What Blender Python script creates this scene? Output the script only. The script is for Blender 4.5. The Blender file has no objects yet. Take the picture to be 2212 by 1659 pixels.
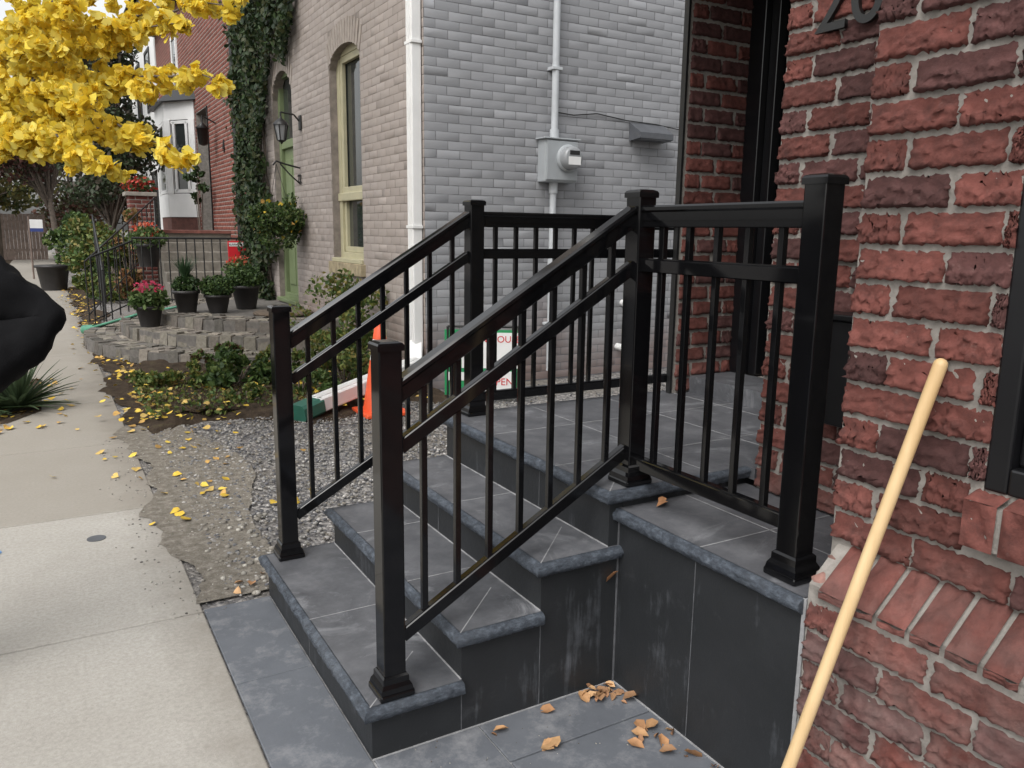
import bpy, math, random, bmesh
import numpy as np
from mathutils import Vector, Matrix
random.seed(3); rng=np.random.default_rng(5)
sc=bpy.context.scene
COL=sc.collection

# ------------------------------------------------------------------ helpers
class NT:
    def __init__(s,name):
        s.m=bpy.data.materials.new(name); s.m.use_nodes=True
        s.t=s.m.node_tree; s.t.nodes.clear()
        s.out=s.t.nodes.new('ShaderNodeOutputMaterial')
        s.b=s.t.nodes.new('ShaderNodeBsdfPrincipled'); s.l(s.b.outputs[0],s.out.inputs[0])
        s.tc=s.t.nodes.new('ShaderNodeTexCoord')
    def l(s,a,b): s.t.links.new(a,b)
    def n(s,t,**k):
        x=s.t.nodes.new(t)
        for a,v in k.items(): setattr(x,a,v)
        return x
    def noise(s,scale,detail=6,rough=.6,stretch=None,dist=0):
        x=s.n('ShaderNodeTexNoise'); x.inputs['Scale'].default_value=scale; x.inputs['Detail'].default_value=detail
        x.inputs['Roughness'].default_value=rough; x.inputs['Distortion'].default_value=dist
        if stretch:
            mp=s.n('ShaderNodeMapping'); mp.inputs['Scale'].default_value=stretch; s.l(s.tc.outputs['Object'],mp.inputs[0]); s.l(mp.outputs[0],x.inputs[0])
        else: s.l(s.tc.outputs['Object'],x.inputs[0])
        return x.outputs['Fac']
    def ramp(s,f,stops):
        r=s.n('ShaderNodeValToRGB'); e=r.color_ramp.elements
        while len(e)<len(stops): e.new(.5)
        for i,(p,c) in enumerate(stops):
            e[i].position=p; e[i].color=(*c,1) if not isinstance(c,(int,float)) else (c,c,c,1)
        s.l(f,r.inputs[0]); return r.outputs[0]
    def mix(s,f,a,b,mode='MIX'):
        m=s.n('ShaderNodeMix',data_type='RGBA',blend_type=mode)
        for v,i in ((f,0),(a,6),(b,7)):
            if isinstance(v,(int,float)): m.inputs[i].default_value=v
            elif isinstance(v,tuple): m.inputs[i].default_value=(*v,1)
            else: s.l(v,m.inputs[i])
        return m.outputs[2]
    def bump(s,h,st,dist=.01):
        b=s.n('ShaderNodeBump'); b.inputs['Strength'].default_value=st; b.inputs['Distance'].default_value=dist
        s.l(h,b.inputs['Height']); s.l(b.outputs[0],s.b.inputs['Normal'])
    def color(s,c):
        if isinstance(c,tuple): s.b.inputs['Base Color'].default_value=(*c,1)
        else: s.l(c,s.b.inputs['Base Color'])
    def set(s,rough=.8,metal=0,spec=.5):
        s.b.inputs['Roughness'].default_value=rough; s.b.inputs['Metallic'].default_value=metal
        s.b.inputs['Specular IOR Level'].default_value=spec
    def attr(s):
        a=s.n('ShaderNodeAttribute'); a.attribute_name='Col'; return a.outputs['Color']
    def zc(s):
        g=s.n('ShaderNodeNewGeometry'); x=s.n('ShaderNodeSeparateXYZ'); s.l(g.outputs['Position'],x.inputs[0]); return x.outputs
    def mr(s,v,a,b,c=0,d=1):
        m=s.n('ShaderNodeMapRange'); s.l(v,m.inputs[0])
        for i,x in enumerate((a,b,c,d)): m.inputs[i+1].default_value=x
        return m.outputs[0]
    def math(s,op,a,b):
        m=s.n('ShaderNodeMath',operation=op)
        for i,v in enumerate((a,b)):
            if isinstance(v,(int,float)): m.inputs[i].default_value=v
            else: s.l(v,m.inputs[i])
        return m.outputs[0]
def M_plain(name,c,rough=.6,var=.15,nscale=8,bump=.1,metal=0,spec=.5,bs=40):
    n=NT(name); f=n.noise(nscale); a=tuple(v*(1-var) for v in c); b=tuple(min(1,v*(1+var)) for v in c)
    n.color(n.ramp(f,[(.3,a),(.7,b)])); n.set(rough,metal,spec)
    if bump: n.bump(n.noise(bs),bump,.004)
    return n.m
def M_attr(name,rough=.85,bump=.4,bs=60,bdist=.004,var=.25,transl=0,dust=None,spec=.3):
    n=NT(name); a=n.attr(); f=n.noise(25,6)
    c=n.mix(1.0,a,n.ramp(f,[(.25,1-var),(.75,1+var*.6)]),'MULTIPLY')
    if dust:
        dc,lo,hi=dust[:3]; z=n.zc()[2]
        fz=n.mr(z,lo,hi,1,0); g=n.noise(9,5); k=n.math('MULTIPLY',fz,n.mr(g,.35,.65)); k=n.math('MULTIPLY',k,dust[3])
        c=n.mix(k,c,dc)
        sp=n.noise(38,8,.75); c=n.mix(n.ramp(sp,[(.60,0.),(.76,.28)]),c,(.32,.24,.21))
        sp2=n.noise(17,8,.7); c=n.mix(n.ramp(sp2,[(.50,0.),(.70,.6)]),c,(.045,.022,.020))
    n.color(c); n.set(rough,0,spec)
    if bump: n.bump(n.noise(bs,8,.7),bump,bdist)
    if transl:
        t=n.n('ShaderNodeBsdfTranslucent'); n.l(c,t.inputs[0]); mx=n.n('ShaderNodeMixShader'); mx.inputs[0].default_value=transl
        n.l(n.b.outputs[0],mx.inputs[1]); n.l(t.outputs[0],mx.inputs[2]); n.l(mx.outputs[0],n.out.inputs[0])
    return n.m

def empty(name,loc=(0,0,0)):
    e=bpy.data.objects.new(name,None); e.location=loc; COL.objects.link(e); return e
def par(o,p):
    o.parent=p
    if p: o.matrix_parent_inverse=Matrix.Translation(p.location).inverted()
    return o
def mesh_np(name,V,F,mat,parent=None,cols=None,smooth=False):
    me=bpy.data.meshes.new(name)
    if isinstance(F,np.ndarray):
        k=F.shape[1]; me.vertices.add(len(V)); me.vertices.foreach_set('co',np.asarray(V,np.float32).ravel())
        me.loops.add(F.size); me.loops.foreach_set('vertex_index',F.ravel().astype(np.int32))
        me.polygons.add(len(F)); me.polygons.foreach_set('loop_start',(np.arange(len(F))*k).astype(np.int32))
        try: me.polygons.foreach_set('loop_total',np.full(len(F),k,np.int32))
        except Exception: pass
        me.update(calc_edges=True)
    else: me.from_pydata([tuple(v) for v in V],[],F)
    if cols is not None:
        a=me.color_attributes.new('Col','FLOAT_COLOR','POINT')
        c=np.ones((len(V),4),np.float32); c[:,:3]=cols; a.data.foreach_set('color',c.ravel())
    if smooth: me.polygons.foreach_set('use_smooth',np.ones(len(me.polygons),bool))
    me.materials.append(mat); me.validate(); me.update()
    o=bpy.data.objects.new(name,me); COL.objects.link(o); return par(o,parent)
class MB:
    def __init__(s): s.v=[]; s.f=[]; s.sm=[]
    def add(s,V,F,sm=False):
        k=len(s.v); s.v+= [tuple(v) for v in V]; s.f+=[tuple(i+k for i in f) for f in F]; s.sm+=[sm]*len(F); return s
    def box(s,x0,x1,y0,y1,z0,z1):
        V=[(x,y,z) for z in (z0,z1) for y in (y0,y1) for x in (x0,x1)]
        return s.add(V,[(0,2,3,1),(4,5,7,6),(0,1,5,4),(2,6,7,3),(0,4,6,2),(1,3,7,5)])
    def bbox(s,x0,x1,y0,y1,z0,z1,b=.004):   # chamfered box
        bm=bmesh.new(); bmesh.ops.create_cube(bm,size=1)
        for v in bm.verts: v.co=Vector(((x0+x1)/2+v.co.x*(x1-x0),(y0+y1)/2+v.co.y*(y1-y0),(z0+z1)/2+v.co.z*(z1-z0)))
        bmesh.ops.bevel(bm,geom=bm.edges[:],offset=b,segments=2,affect='EDGES',profile=.5)
        bm.verts.index_update(); s.add([v.co for v in bm.verts],[[v.index for v in f.verts] for f in bm.faces]); bm.free(); return s
    def beam(s,p0,p1,w,h,up=(0,0,1),b=0):
        p0=Vector(p0);p1=Vector(p1);d=(p1-p0).normalized();sd=d.cross(Vector(up)).normalized();u=sd.cross(d)
        if b:
            pr=[(-w/2,-h/2+b),(-w/2,h/2-b),(-w/2+b,h/2),(w/2-b,h/2),(w/2,h/2-b),(w/2,-h/2+b),(w/2-b,-h/2),(-w/2+b,-h/2)]
        else: pr=[(-w/2,-h/2),(-w/2,h/2),(w/2,h/2),(w/2,-h/2)]
        n=len(pr); V=[p+sd*a+u*c for p in (p0,p1) for a,c in pr]
        F=[(i,(i+1)%n,(i+1)%n+n,i+n) for i in range(n)]+[tuple(range(n))[::-1],tuple(range(n,2*n))]
        return s.add(V,F)
    def cyl(s,p0,p1,r0,r1=None,n=14,cap=True):
        r1=r0 if r1 is None else r1
        p0=Vector(p0);p1=Vector(p1);d=(p1-p0).normalized();a=d.orthogonal().normalized();c=d.cross(a)
        V=[p+a*math.cos(t*2*math.pi/n)*r+c*math.sin(t*2*math.pi/n)*r for p,r in ((p0,r0),(p1,r1)) for t in range(n)]
        s.add(V,[(i,(i+1)%n,(i+1)%n+n,i+n) for i in range(n)],True)
        if cap: s.add(V,[tuple(range(n))[::-1],tuple(range(n,2*n))])
        return s
    def tube(s,P,r,n=8):
        for a,b in zip(P[:-1],P[1:]): s.cyl(a,b,r,r,n)
        return s
    def lathe(s,c,prof,n=24,axis='z'):
        V=[]
        for r,z in prof:
            for t in range(n):
                a=t*2*math.pi/n; q=(r*math.cos(a),r*math.sin(a),z)
                if axis=='-y': q=(q[0],-q[2],q[1])
                if axis=='-x': q=(-q[2],q[0],q[1])
                V.append((c[0]+q[0],c[1]+q[1],c[2]+q[2]))
        F=[]
        for k in range(len(prof)-1):
            for t in range(n): F.append((k*n+t,k*n+(t+1)%n,(k+1)*n+(t+1)%n,(k+1)*n+t))
        s.add(V,F,True); s.add(V,[tuple(range(n)),tuple(range((len(prof)-1)*n,len(prof)*n))]); return s
    def make(s,name,mat,parent=None):
        me=bpy.data.meshes.new(name); me.from_pydata(s.v,[],s.f); me.polygons.foreach_set('use_smooth',s.sm)
        me.materials.append(mat); me.update(); o=bpy.data.objects.new(name,me); COL.objects.link(o); return par(o,parent)
def text(body,size,loc,rot,mat,parent,ext=.002,name='lettering',align='LEFT'):
    cu=bpy.data.curves.new(name,'FONT'); cu.body=body; cu.size=size; cu.extrude=ext; cu.align_x=align
    cu.materials.append(mat); o=bpy.data.objects.new(name,cu); COL.objects.link(o)
    o.location=loc; o.rotation_euler=rot; return par(o,parent)

# ------------------------------------------------------------------ bricks
def bricks(name,O,U,N,W,H,bl,bh,mj,mat,parent,base,excl=(),nx=3,nz=3,prot=.006,amp=0,seed=0,var=.2,alt=None,bond=.5,edge=.006,sink=.003,cmin=.001,js=None):
    r=np.random.default_rng(seed)
    O=np.array(O,float);U=np.array(U,float);N=np.array(N,float);Z=np.array([0,0,1.])
    flip=np.dot(np.cross(U,Z),N)<0
    Vs=[];Fs=[];Cs=[];k=0
    fa=np.array([[j*(nx+1)+i,j*(nx+1)+i+1,(j+1)*(nx+1)+i+1,(j+1)*(nx+1)+i] for j in range(nz) for i in range(nx)])
    if flip: fa=fa[:,::-1]
    row=0;v=mj/2
    while v<H-.02:
        h=min(bh-mj,H-v)
        u=-bl*(((row*bond)%1)+0)+r.uniform(-.01,.01)
        while u<W:
            ln=bl-mj+r.uniform(-.008,.008)*(bl/.25)*(1 if amp else .2)
            segs=[(max(u,0.0),min(u+ln,W))]
            for e in excl:
                q=e(v+h/2)
                if q:
                    ns=[]
                    for a,b in segs:
                        if b<=q[0] or a>=q[1]: ns.append((a,b))
                        else:
                            if a<q[0]-.012: ns.append((a,q[0]-mj/2))
                            if b>q[1]+.03: ns.append((q[1]+mj/2,b))
                    segs=ns
            for a,b in segs:
                if b-a<.012: continue
                L=b-a
                e=min(edge,L*.15)
                us=np.concatenate([[0,e],np.linspace(e,L-e,nx-1)[1:-1] if nx>3 else [],[L-e,L]])
                vs=np.concatenate([[0,e],np.linspace(e,h-e,nz-1)[1:-1] if nz>3 else [],[h-e,h]])
                UU,VV=np.meshgrid(us,vs)
                nn=np.full(UU.shape,prot+r.uniform(-.002,.002)*min(1,prot/.009))
                nn+=r.uniform(-.5,.5)*.004*(UU/L-.5)*(1 if amp else .15)
                if amp:
                    p1,p2,p3=r.uniform(0,6.28,3); kk=2*math.pi/r.uniform(.10,.19); t=VV/h
                    sg=1 if r.random()<.7 else -1
                    c=.55+r.uniform(-.15,.12)+.26*sg*(np.abs(np.sin(kk*UU*.5+p1))-.6)+.09*np.sin(kk*2.1*UU+p2)+.05*np.sin(kk*4.7*UU+p3)
                    dd=t-c
                    A=amp*r.uniform(.5,1.3)
                    nn+=A*(.6*np.tanh(-dd/.04)+.7*np.exp(-((dd+.08)/.07)**2))
                    c2=c-.36+.08*np.sin(kk*2.6*UU+p3); d2=t-c2
                    nn+=A*(.3*np.tanh(-d2/.05)+.35*np.exp(-((d2+.07)/.06)**2))
                    nn+=r.normal(0,A*.16,nn.shape)
                    nn=np.clip(nn,cmin,None)
                B=-sink
                nn[0,:]=nn[-1,:]=B; nn[:,0]=nn[:,-1]=B
                UU=UU+a; VV=VV+v
                j_=js if js else (.0026 if amp else .001)
                ju=r.normal(0,j_,UU.shape); jv=r.normal(0,j_,UU.shape)
                P=O+(UU+ju).reshape(-1,1)*U+(VV+jv).reshape(-1,1)*Z+nn.reshape(-1,1)*N
                cb=np.array(base)*(1+r.uniform(-var,var))
                if alt is not None and r.random()<alt[1]: cb=np.array(alt[0])*(1+r.uniform(-var,var))
                Vs.append(P);Fs.append(fa+k);Cs.append(np.tile(cb,(len(P),1)));k+=len(P)
            u+=bl
        v+=bh; row+=1
    return mesh_np(name,np.concatenate(Vs),np.concatenate(Fs),mat,parent,np.concatenate(Cs),smooth=bool(amp))
def rex(u0,u1,v0,v1): return lambda v:(u0,u1) if v0<v<v1 else None
def mortar_face(name,O,U,N,W,H,mat,parent,hole=None,st=.009,lo=-.0015,hi=.0055,seed=0):
    r=np.random.default_rng(seed); O=np.array(O,float);U=np.array(U,float);N=np.array(N,float)
    nu=int(W/st);nv=int(H/st); g=r.random((nv+1,nu+1))
    for _ in range(1): g=(g+np.roll(g,1,0)+np.roll(g,-1,0)+np.roll(g,1,1)+np.roll(g,-1,1))/5
    g=(g-g.min())/(g.max()-g.min()); g=lo+(hi-lo)*g
    UU,VV=np.meshgrid(np.linspace(0,W,nu+1),np.linspace(0,H,nv+1))
    P=O+UU.reshape(-1,1)*U+VV.reshape(-1,1)*np.array([0,0,1.])+g.reshape(-1,1)*N
    F=[]
    for j in range(nv):
        for i in range(nu):
            if hole and hole[0]<UU[j,i]+st and UU[j,i]<hole[1] and hole[2]<VV[j,i]+st and VV[j,i]<hole[3]: continue
            a=j*(nu+1)+i; F.append((a,a+nu+1,a+nu+2,a+1))
    F=np.array(F)
    if np.dot(np.cross(U,[0,0,1.]),N)>0: F=F[:,::-1]
    return mesh_np(name,P,F,mat,parent,smooth=True)

def leaves(name,P,size,mat,cols,parent=None,kind='oval',nrm=None,spread=1.0,svar=.35,droop=0,curl=1):
    n=len(P); P=np.asarray(P,float)
    if kind=='fan':
        T=np.array([(0,0,0),(-.5,.5,.08),(-.34,.78,.05),(-.07,.86,-.02),(0,.66,-.03),(.07,.86,-.02),(.34,.78,.05),(.5,.5,.08)]); F=[(0,4,3,2,1),(0,7,6,5,4)]
    else:
        T=np.array([(0,0,0),(-.3,.35,.06),(-.22,.75,.04),(0,1,-.05),(.22,.75,.04),(.3,.35,.06)]); F=[(0,3,2,1),(0,5,4,3)]
    T=(T-np.array([0,.4,0]))*np.array([1,1,curl])
    A=rng.normal(0,1,(n,3))*spread
    if nrm is not None: A=A+np.asarray(nrm)
    A/=np.linalg.norm(A,axis=1)[:,None]+1e-9
    B=rng.normal(0,1,(n,3)); B[:,2]-=droop; B-=A*(A*B).sum(1)[:,None]; B/=np.linalg.norm(B,axis=1)[:,None]+1e-9
    C=np.cross(B,A); s=size*(1+rng.uniform(-svar,svar,n))
    V=P[:,None,:]+s[:,None,None]*(T[None,:,0:1]*C[:,None,:]+T[None,:,1:2]*B[:,None,:]+T[None,:,2:3]*A[:,None,:])
    m=len(T); Fa=np.array(F)
    FF=(np.arange(n)[:,None,None]*m+Fa[None]).reshape(-1,Fa.shape[1])
    cc=np.asarray(cols); ci=cc[rng.integers(0,len(cc),n)]*(1+rng.uniform(-.25,.25,(n,1)))
    return mesh_np(name,V.reshape(-1,3),FF,mat,parent,np.repeat(ci,m,axis=0))
def blob(c,r,n,shell=.5):
    d=rng.normal(0,1,(n,3)); d/=np.linalg.norm(d,axis=1)[:,None]
    q=rng.uniform(shell,1,n)**.6
    return np.array(c)+d*q[:,None]*np.array(r)
def clumps(c,r,nc,cr,n):
    cs=blob(c,r,nc,.3); return np.concatenate([blob(x,np.array([cr,cr,cr*.8])*rng.uniform(.6,1.3),n//nc,.2) for x in cs])

# ------------------------------------------------------------------ materials
n=NT('slate_tread'); a=n.noise(5,10,.72); b=n.noise(2.2,5); w=n.noise(2.6,10,.78,None,1.2)
c=n.ramp(a,[(.3,(.052,.054,.060)),(.5,(.095,.097,.105)),(.72,(.16,.162,.172))]); c=n.mix(n.ramp(w,[(.54,0.),(.66,.35),(.80,.8)]),c,(.44,.45,.47)); c=n.mix(n.ramp(b,[(.4,0.),(.65,.35)]),c,(.085,.087,.094))
n.color(c); n.set(.58,0,.4); n.bump(n.noise(40,10,.7),.35,.004); M_tread=n.m
n=NT('slate_nosing'); a=n.noise(30,9,.75,(1,1,2.4)); b=n.noise(3,6)
c=n.ramp(a,[(.32,(.018,.022,.029)),(.50,(.048,.058,.074)),(.66,(.11,.13,.157)),(.80,(.25,.27,.30))]); c=n.mix(n.ramp(b,[(.5,0.),(.75,.35)]),c,(.17,.185,.205)); n.color(c); n.set(.55,0,.45); n.bump(n.noise(46,9,.78,(1,1,2)),1.0,.008); M_nose=n.m
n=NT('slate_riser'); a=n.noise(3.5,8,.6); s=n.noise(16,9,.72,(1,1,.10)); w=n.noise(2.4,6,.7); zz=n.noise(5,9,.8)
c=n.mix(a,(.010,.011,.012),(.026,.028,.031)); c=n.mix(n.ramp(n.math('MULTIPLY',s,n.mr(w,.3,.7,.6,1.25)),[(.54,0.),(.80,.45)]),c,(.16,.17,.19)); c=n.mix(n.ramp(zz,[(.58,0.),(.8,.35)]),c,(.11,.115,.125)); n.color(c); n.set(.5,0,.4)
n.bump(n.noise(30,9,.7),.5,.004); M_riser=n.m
n=NT('slate_paving'); a=n.noise(3.0,9,.68); w=n.noise(5,10,.78)
c=n.mix(a,(.062,.068,.081),(.155,.165,.182)); c=n.mix(n.ramp(w,[(.50,0.),(.75,.65)]),c,(.34,.34,.345)); n.color(c); n.set(.7,0,.35); n.bump(n.noise(35,9,.7),.35,.004); M_pave=n.m
M_grout=M_plain('grout',(.27,.27,.275),.9,.3,20,.3)
M_dgrout=M_plain('dark_grout',(.085,.088,.095),.9,.4,20,.3)
n=NT('black_powder_coat'); n.color((.0035,.0035,.004)); n.set(.09,0,.5); n.bump(n.noise(5,3),.02,.01); M_black=n.m
M_brick=M_attr('clinker_brick',.88,.9,60,.005,.4,dust=((.33,.26,.24),-.1,1.0,.55))
M_brick_far=M_attr('red_brick',.85,.5,60,.003,.25)
n=NT('mortar'); n.color(n.ramp(n.noise(14,8,.7),[(.3,(.18,.165,.148)),(.7,(.35,.325,.295))])); n.set(.95,0,.2); n.bump(n.noise(70,9,.78),.8,.006); M_mortar=n.m
n=NT('painted_brick'); a=n.attr(); z=n.zc(); f=n.noise(18,9,.78); g=n.noise(1.2,6,.65)
c=n.mix(n.ramp(n.noise(2,7,.7),[(.3,0.),(.7,.22)]),a,n.mix(1.0,a,(.78,.78,.79),'MULTIPLY')); c=n.mix(n.ramp(f,[(.65,0.),(.73,.45)]),c,(.19,.14,.12)); c=n.mix(n.mr(n.math('ADD',z[2],n.mr(g,0,1,-1.2,1.2)),.0,.85,.65,0),c,(.20,.12,.095)); n.color(c); n.set(.65,0,.35); n.bump(n.noise(60,8,.7),.25,.003); M_paintb=n.m
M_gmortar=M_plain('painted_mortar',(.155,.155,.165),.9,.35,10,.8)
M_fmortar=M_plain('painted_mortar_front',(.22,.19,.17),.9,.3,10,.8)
n=NT('concrete_walk'); a=n.noise(2.2,8,.6); s=n.noise(60,6,.7); zc=n.zc(); bl_=n.noise(.7,6,.7)
c=n.mix(a,(.33,.31,.275),(.47,.45,.415)); c=n.mix(n.ramp(s,[(.3,.5),(.6,0.)]),c,(.2,.19,.17)); c=n.mix(n.ramp(bl_,[(.45,0.),(.7,.4)]),c,(.25,.23,.20)); c=n.mix(n.mr(zc[1],2.73,2.77,0,.62),c,(.24,.215,.18))
c=n.mix(n.ramp(n.noise(110,4,.6),[(.66,0.),(.74,.6)]),c,(.09,.085,.08))
e_=n.math('ADD',zc[0],n.mr(n.noise(6,6,.7),0,1,-.18,.18)); c=n.mix(n.mr(e_,-.5,-.25,0,.6),c,(.17,.15,.125)); n.color(c); n.set(.9,0,.25)
n.bump(n.noise(90,8,.7),.5,.004); M_conc=n.m
n=NT('gravel_ground'); v=n.n('ShaderNodeTexVoronoi'); v.inputs['Scale'].default_value=45; n.l(n.tc.outputs['Object'],v.inputs[0])
x=n.n('ShaderNodeSeparateColor'); n.l(v.outputs['Color'],x.inputs[0])
g=n.noise(.9,6,.65,None,.5); st=n.ramp(x.outputs[0],[(.0,(.10,.10,.105)),(.5,(.19,.18,.175)),(1.,(.38,.36,.34))])
c=n.mix(n.ramp(g,[(.45,0.),(.68,.8)]),st,n.ramp(n.noise(25,8,.7),[(.3,(.12,.105,.085)),(.7,(.25,.225,.19))])); n.color(c); n.set(.95,0,.2)
n.bump(n.math('ADD',n.mr(v.outputs['Distance'],0,.6,1,0),n.noise(50,6,.7)),.9,.012); M_grav=n.m
n=NT('dirt'); n.color(n.ramp(n.noise(20,9,.78),[(.3,(.11,.095,.08)),(.5,(.20,.18,.15)),(.72,(.36,.33,.29))])); n.set(1,0,.15); n.bump(n.noise(60,9,.8),1,.012); M_dirt=n.m
n=NT('soil'); n.color(n.ramp(n.noise(9,8,.7),[(.3,(.03,.024,.018)),(.55,(.075,.055,.04)),(.75,(.10,.095,.05))])); n.set(1,0,.1); n.bump(n.noise(30,9,.75),1,.03); M_soil=n.m
M_asph=M_plain('asphalt',(.05,.05,.052),.9,.3,30,.6)
M_white=M_plain('white_paint',(.74,.74,.73),.4,.05,4,.05)
M_cream=M_plain('cream_paint',(.42,.39,.26),.5,.1,6,.1)
M_green=M_plain('green_paint',(.15,.19,.095),.5,.1,4,.1)
M_dark=M_plain('dark_metal',(.012,.012,.012),.45,.2,10,.1)
M_doorb=M_plain('black_door_paint',(.006,.006,.007),.28,.2,6,.05)
n=NT('window_glass'); n.color((.03,.035,.035)); n.set(.04,0,.9); M_glass=n.m
M_metbox=M_plain('meter_grey',(.33,.35,.365),.5,.08,6,.1)
M_glassm=M_plain('meter_glass',(.27,.28,.29),.12,.1,6,0)
M_vent=M_plain('vent_metal',(.085,.09,.10),.5,.2,8,.2)
n=NT('pole_wood'); n.color(n.ramp(n.noise(18,6,.6,(1,1,.08)),[(.3,(.52,.35,.17)),(.7,(.68,.50,.28))])); n.set(.4); M_wood=n.m
M_orange=M_plain('cone_orange',(.75,.10,.03),.5,.1,6,.05)
M_fence=M_plain('fence_wood',(.16,.12,.10),.9,.3,5,.3)
M_leafy=M_attr('ginkgo_leaf',.55,0,var=.12,transl=.45)
M_leafg=M_attr('green_leaf',.5,0,var=.2,transl=.25)
M_leafd=M_attr('fallen_leaf',.7,0,var=.35)
M_bark=M_plain('bark',(.10,.08,.065),.95,.4,14,1,bs=25)
M_cobble=M_attr('cobblestone',.9,.9,40,.010,.4)
M_coat=M_plain('black_fabric',(.006,.006,.0068),.9,.3,10,.4,bs=220,spec=.15)
M_skin=M_plain('skin',(.5,.29,.21),.55,.06,6,.05)
M_jean=M_plain('denim',(.04,.055,.10),.9,.2,30,.3)
M_hair=M_plain('hair',(.02,.014,.01),.6,.3,60,.5)
M_pot=M_plain('dark_pot',(.022,.02,.02),.5,.2,8,.1)
M_red=M_plain('red_sign_paint',(.55,.02,.03),.4,.05,4,0)
M_sgreen=M_plain('green_sign_paint',(.02,.25,.09),.4,.05,4,0)
M_txtk=M_plain('black_lettering',(.01,.01,.01),.5,.05,4,0)

# ------------------------------------------------------------------ camera
cd=bpy.data.cameras.new('camera'); cam=bpy.data.objects.new('camera',cd); COL.objects.link(cam); sc.camera=cam
a,pt,r=.5282,.1881,.0136
f=Vector((math.sin(a)*math.cos(pt),math.cos(a)*math.cos(pt),-math.sin(pt))); rt=Vector((math.cos(a),-math.sin(a),0)); up=rt.cross(f)
R=math.cos(r)*rt+math.sin(r)*up; Uu=-math.sin(r)*rt+math.cos(r)*up
cam.matrix_world=Matrix(((R.x,Uu.x,-f.x,-.7389),(R.y,Uu.y,-f.y,-2.0741),(R.z,Uu.z,-f.z,1.5779),(0,0,0,1)))
cd.sensor_width=36; cd.lens=36*1724.78/2212; cd.clip_start=.05; cd.clip_end=600

# ------------------------------------------------------------------ world + sun (overcast)
w=bpy.data.worlds.new('World'); sc.world=w; w.use_nodes=True; t=w.node_tree; t.nodes.clear()
sky=t.nodes.new('ShaderNodeTexSky'); sky.sky_type='NISHITA'; sky.sun_disc=False; sky.sun_elevation=math.radians(52); sky.sun_rotation=math.radians(238); sky.air_density=1.5; sky.dust_density=4
hs=t.nodes.new('ShaderNodeHueSaturation'); hs.inputs['Saturation'].default_value=.12; hs.inputs['Value'].default_value=1.7
bg=t.nodes.new('ShaderNodeBackground'); bg.inputs[1].default_value=.15; wo=t.nodes.new('ShaderNodeOutputWorld')
t.links.new(sky.outputs[0],hs.inputs['Color']); t.links.new(hs.outputs[0],bg.inputs[0]); t.links.new(bg.outputs[0],wo.inputs[0])
sd=bpy.data.lights.new('sun','SUN'); sd.energy=1.0; sd.angle=math.radians(40); sd.color=(1,.97,.93)
so=bpy.data.objects.new('sun',sd); COL.objects.link(so)
az=math.radians(238); el=math.radians(52); dv=Vector((math.sin(az)*math.cos(el),math.cos(az)*math.cos(el),math.sin(el))); so.rotation_euler=dv.to_track_quat('Z','Y').to_euler(); so.location=dv*30
sc.view_settings.view_transform='Standard'; sc.view_settings.look='None'; sc.view_settings.exposure=0

# ------------------------------------------------------------------ ground
def sheet(name,x0,x1,y0,y1,z,mat):
    return mesh_np(name,np.array([(x0,y0,z),(x1,y0,z),(x1,y1,z),(x0,y1,z)]),[(0,1,2,3)],mat)
sheet('ground',-150,150,-60,300,-.012,M_grav)
sheet('road',-10,-3.4,-60,200,-.008,M_asph)
MB().box(-3.4,-3.25,-60,200,-.1,.02).make('kerb',M_conc)
mb=MB(); js=[-8,-6.4,-4.8,-3.2,-1.6,-.3,1.25,2.75,4.35,5.95]+[7.55+1.6*i for i in range(30)]
for j0,j1 in zip(js[:-1],js[1:]): mb.bbox(-1.95,-.28,j0+.004,j1-.004,-.06,.0,.006)
mb.make('sidewalk',M_conc)
MB().cyl((-.62,2.35,-.01),(-.62,2.35,.003),.045,n=20).make('utility_cap',M_vent)
mesh_np('paint_mark',np.array([(-1.10,2.32,.003),(-1.06,2.30,.003),(-1.03,2.36,.003),(-1.05,2.42,.003),(-1.09,2.38,.003)]),[(0,1,2,3,4)],M_plain('blue_marking_paint',(.10,.22,.42),.8,.3,30,0))
def strip(name,xc_,y0,y1,w0,w1,z,mat,st=.06):
    V=[];F=[];k=0;y=y0
    while y<=y1:
        l=xc_-w0-.05*math.sin(y*3.1)-.03*math.sin(y*9.7+1)+rng.normal(0,.012); V+=[(l,y,z),(xc_+w1+rng.normal(0,.01)+.12*math.sin(y*2.3),y,z)]
        if k: F.append((2*k-2,2*k-1,2*k+1,2*k))
        k+=1;y+=st
    return mesh_np(name,np.array(V),F,mat)
strip('dirt',-.25,1.33,4.9,.05,.5,.003,M_dirt); strip('dirt',-.22,4.9,22,.06,.35,.004,M_soil)
sheet('paving_bed',-.27,.95,-6,1.28,-.007,M_grout)
mb=MB()
ys=[1.27,.62,-.05,-.72,-1.4,-2.1,-2.8,-3.5]
for y1,y0 in zip(ys[:-1],ys[1:]): mb.bbox(-.275,.0-.003,y0+.0015,y1-.0015,-.05,.0,.003)
xs_=[0.003,.36,.91]
for k,(x0,x1) in enumerate(zip(xs_[:-1],xs_[1:])):
    yy=[0,-.33+.12*k,-.9,-1.5,-2.1,-2.8]
    for y1,y0 in zip(yy[:-1],yy[1:]): mb.bbox(x0+.003,x1-.003,y0+.003,y1-.003,-.05,.0,.003)
mb.make('slate_paving',M_pave)
V=[];n_=30;xs=np.linspace(-.18,2.48,n_);ys=np.linspace(4.55,7.9,n_)
for y in ys:
    for x in xs:
        e=min(1,max(0,(min(x+.18,2.9-x,y-4.55,8.6-y))/.35)); V.append((x+rng.normal(0,.012),y+rng.normal(0,.012)+(.25*math.sin(x*4) if y<4.8 else 0),-.03+.075*e+rng.uniform(0,.045)))
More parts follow.
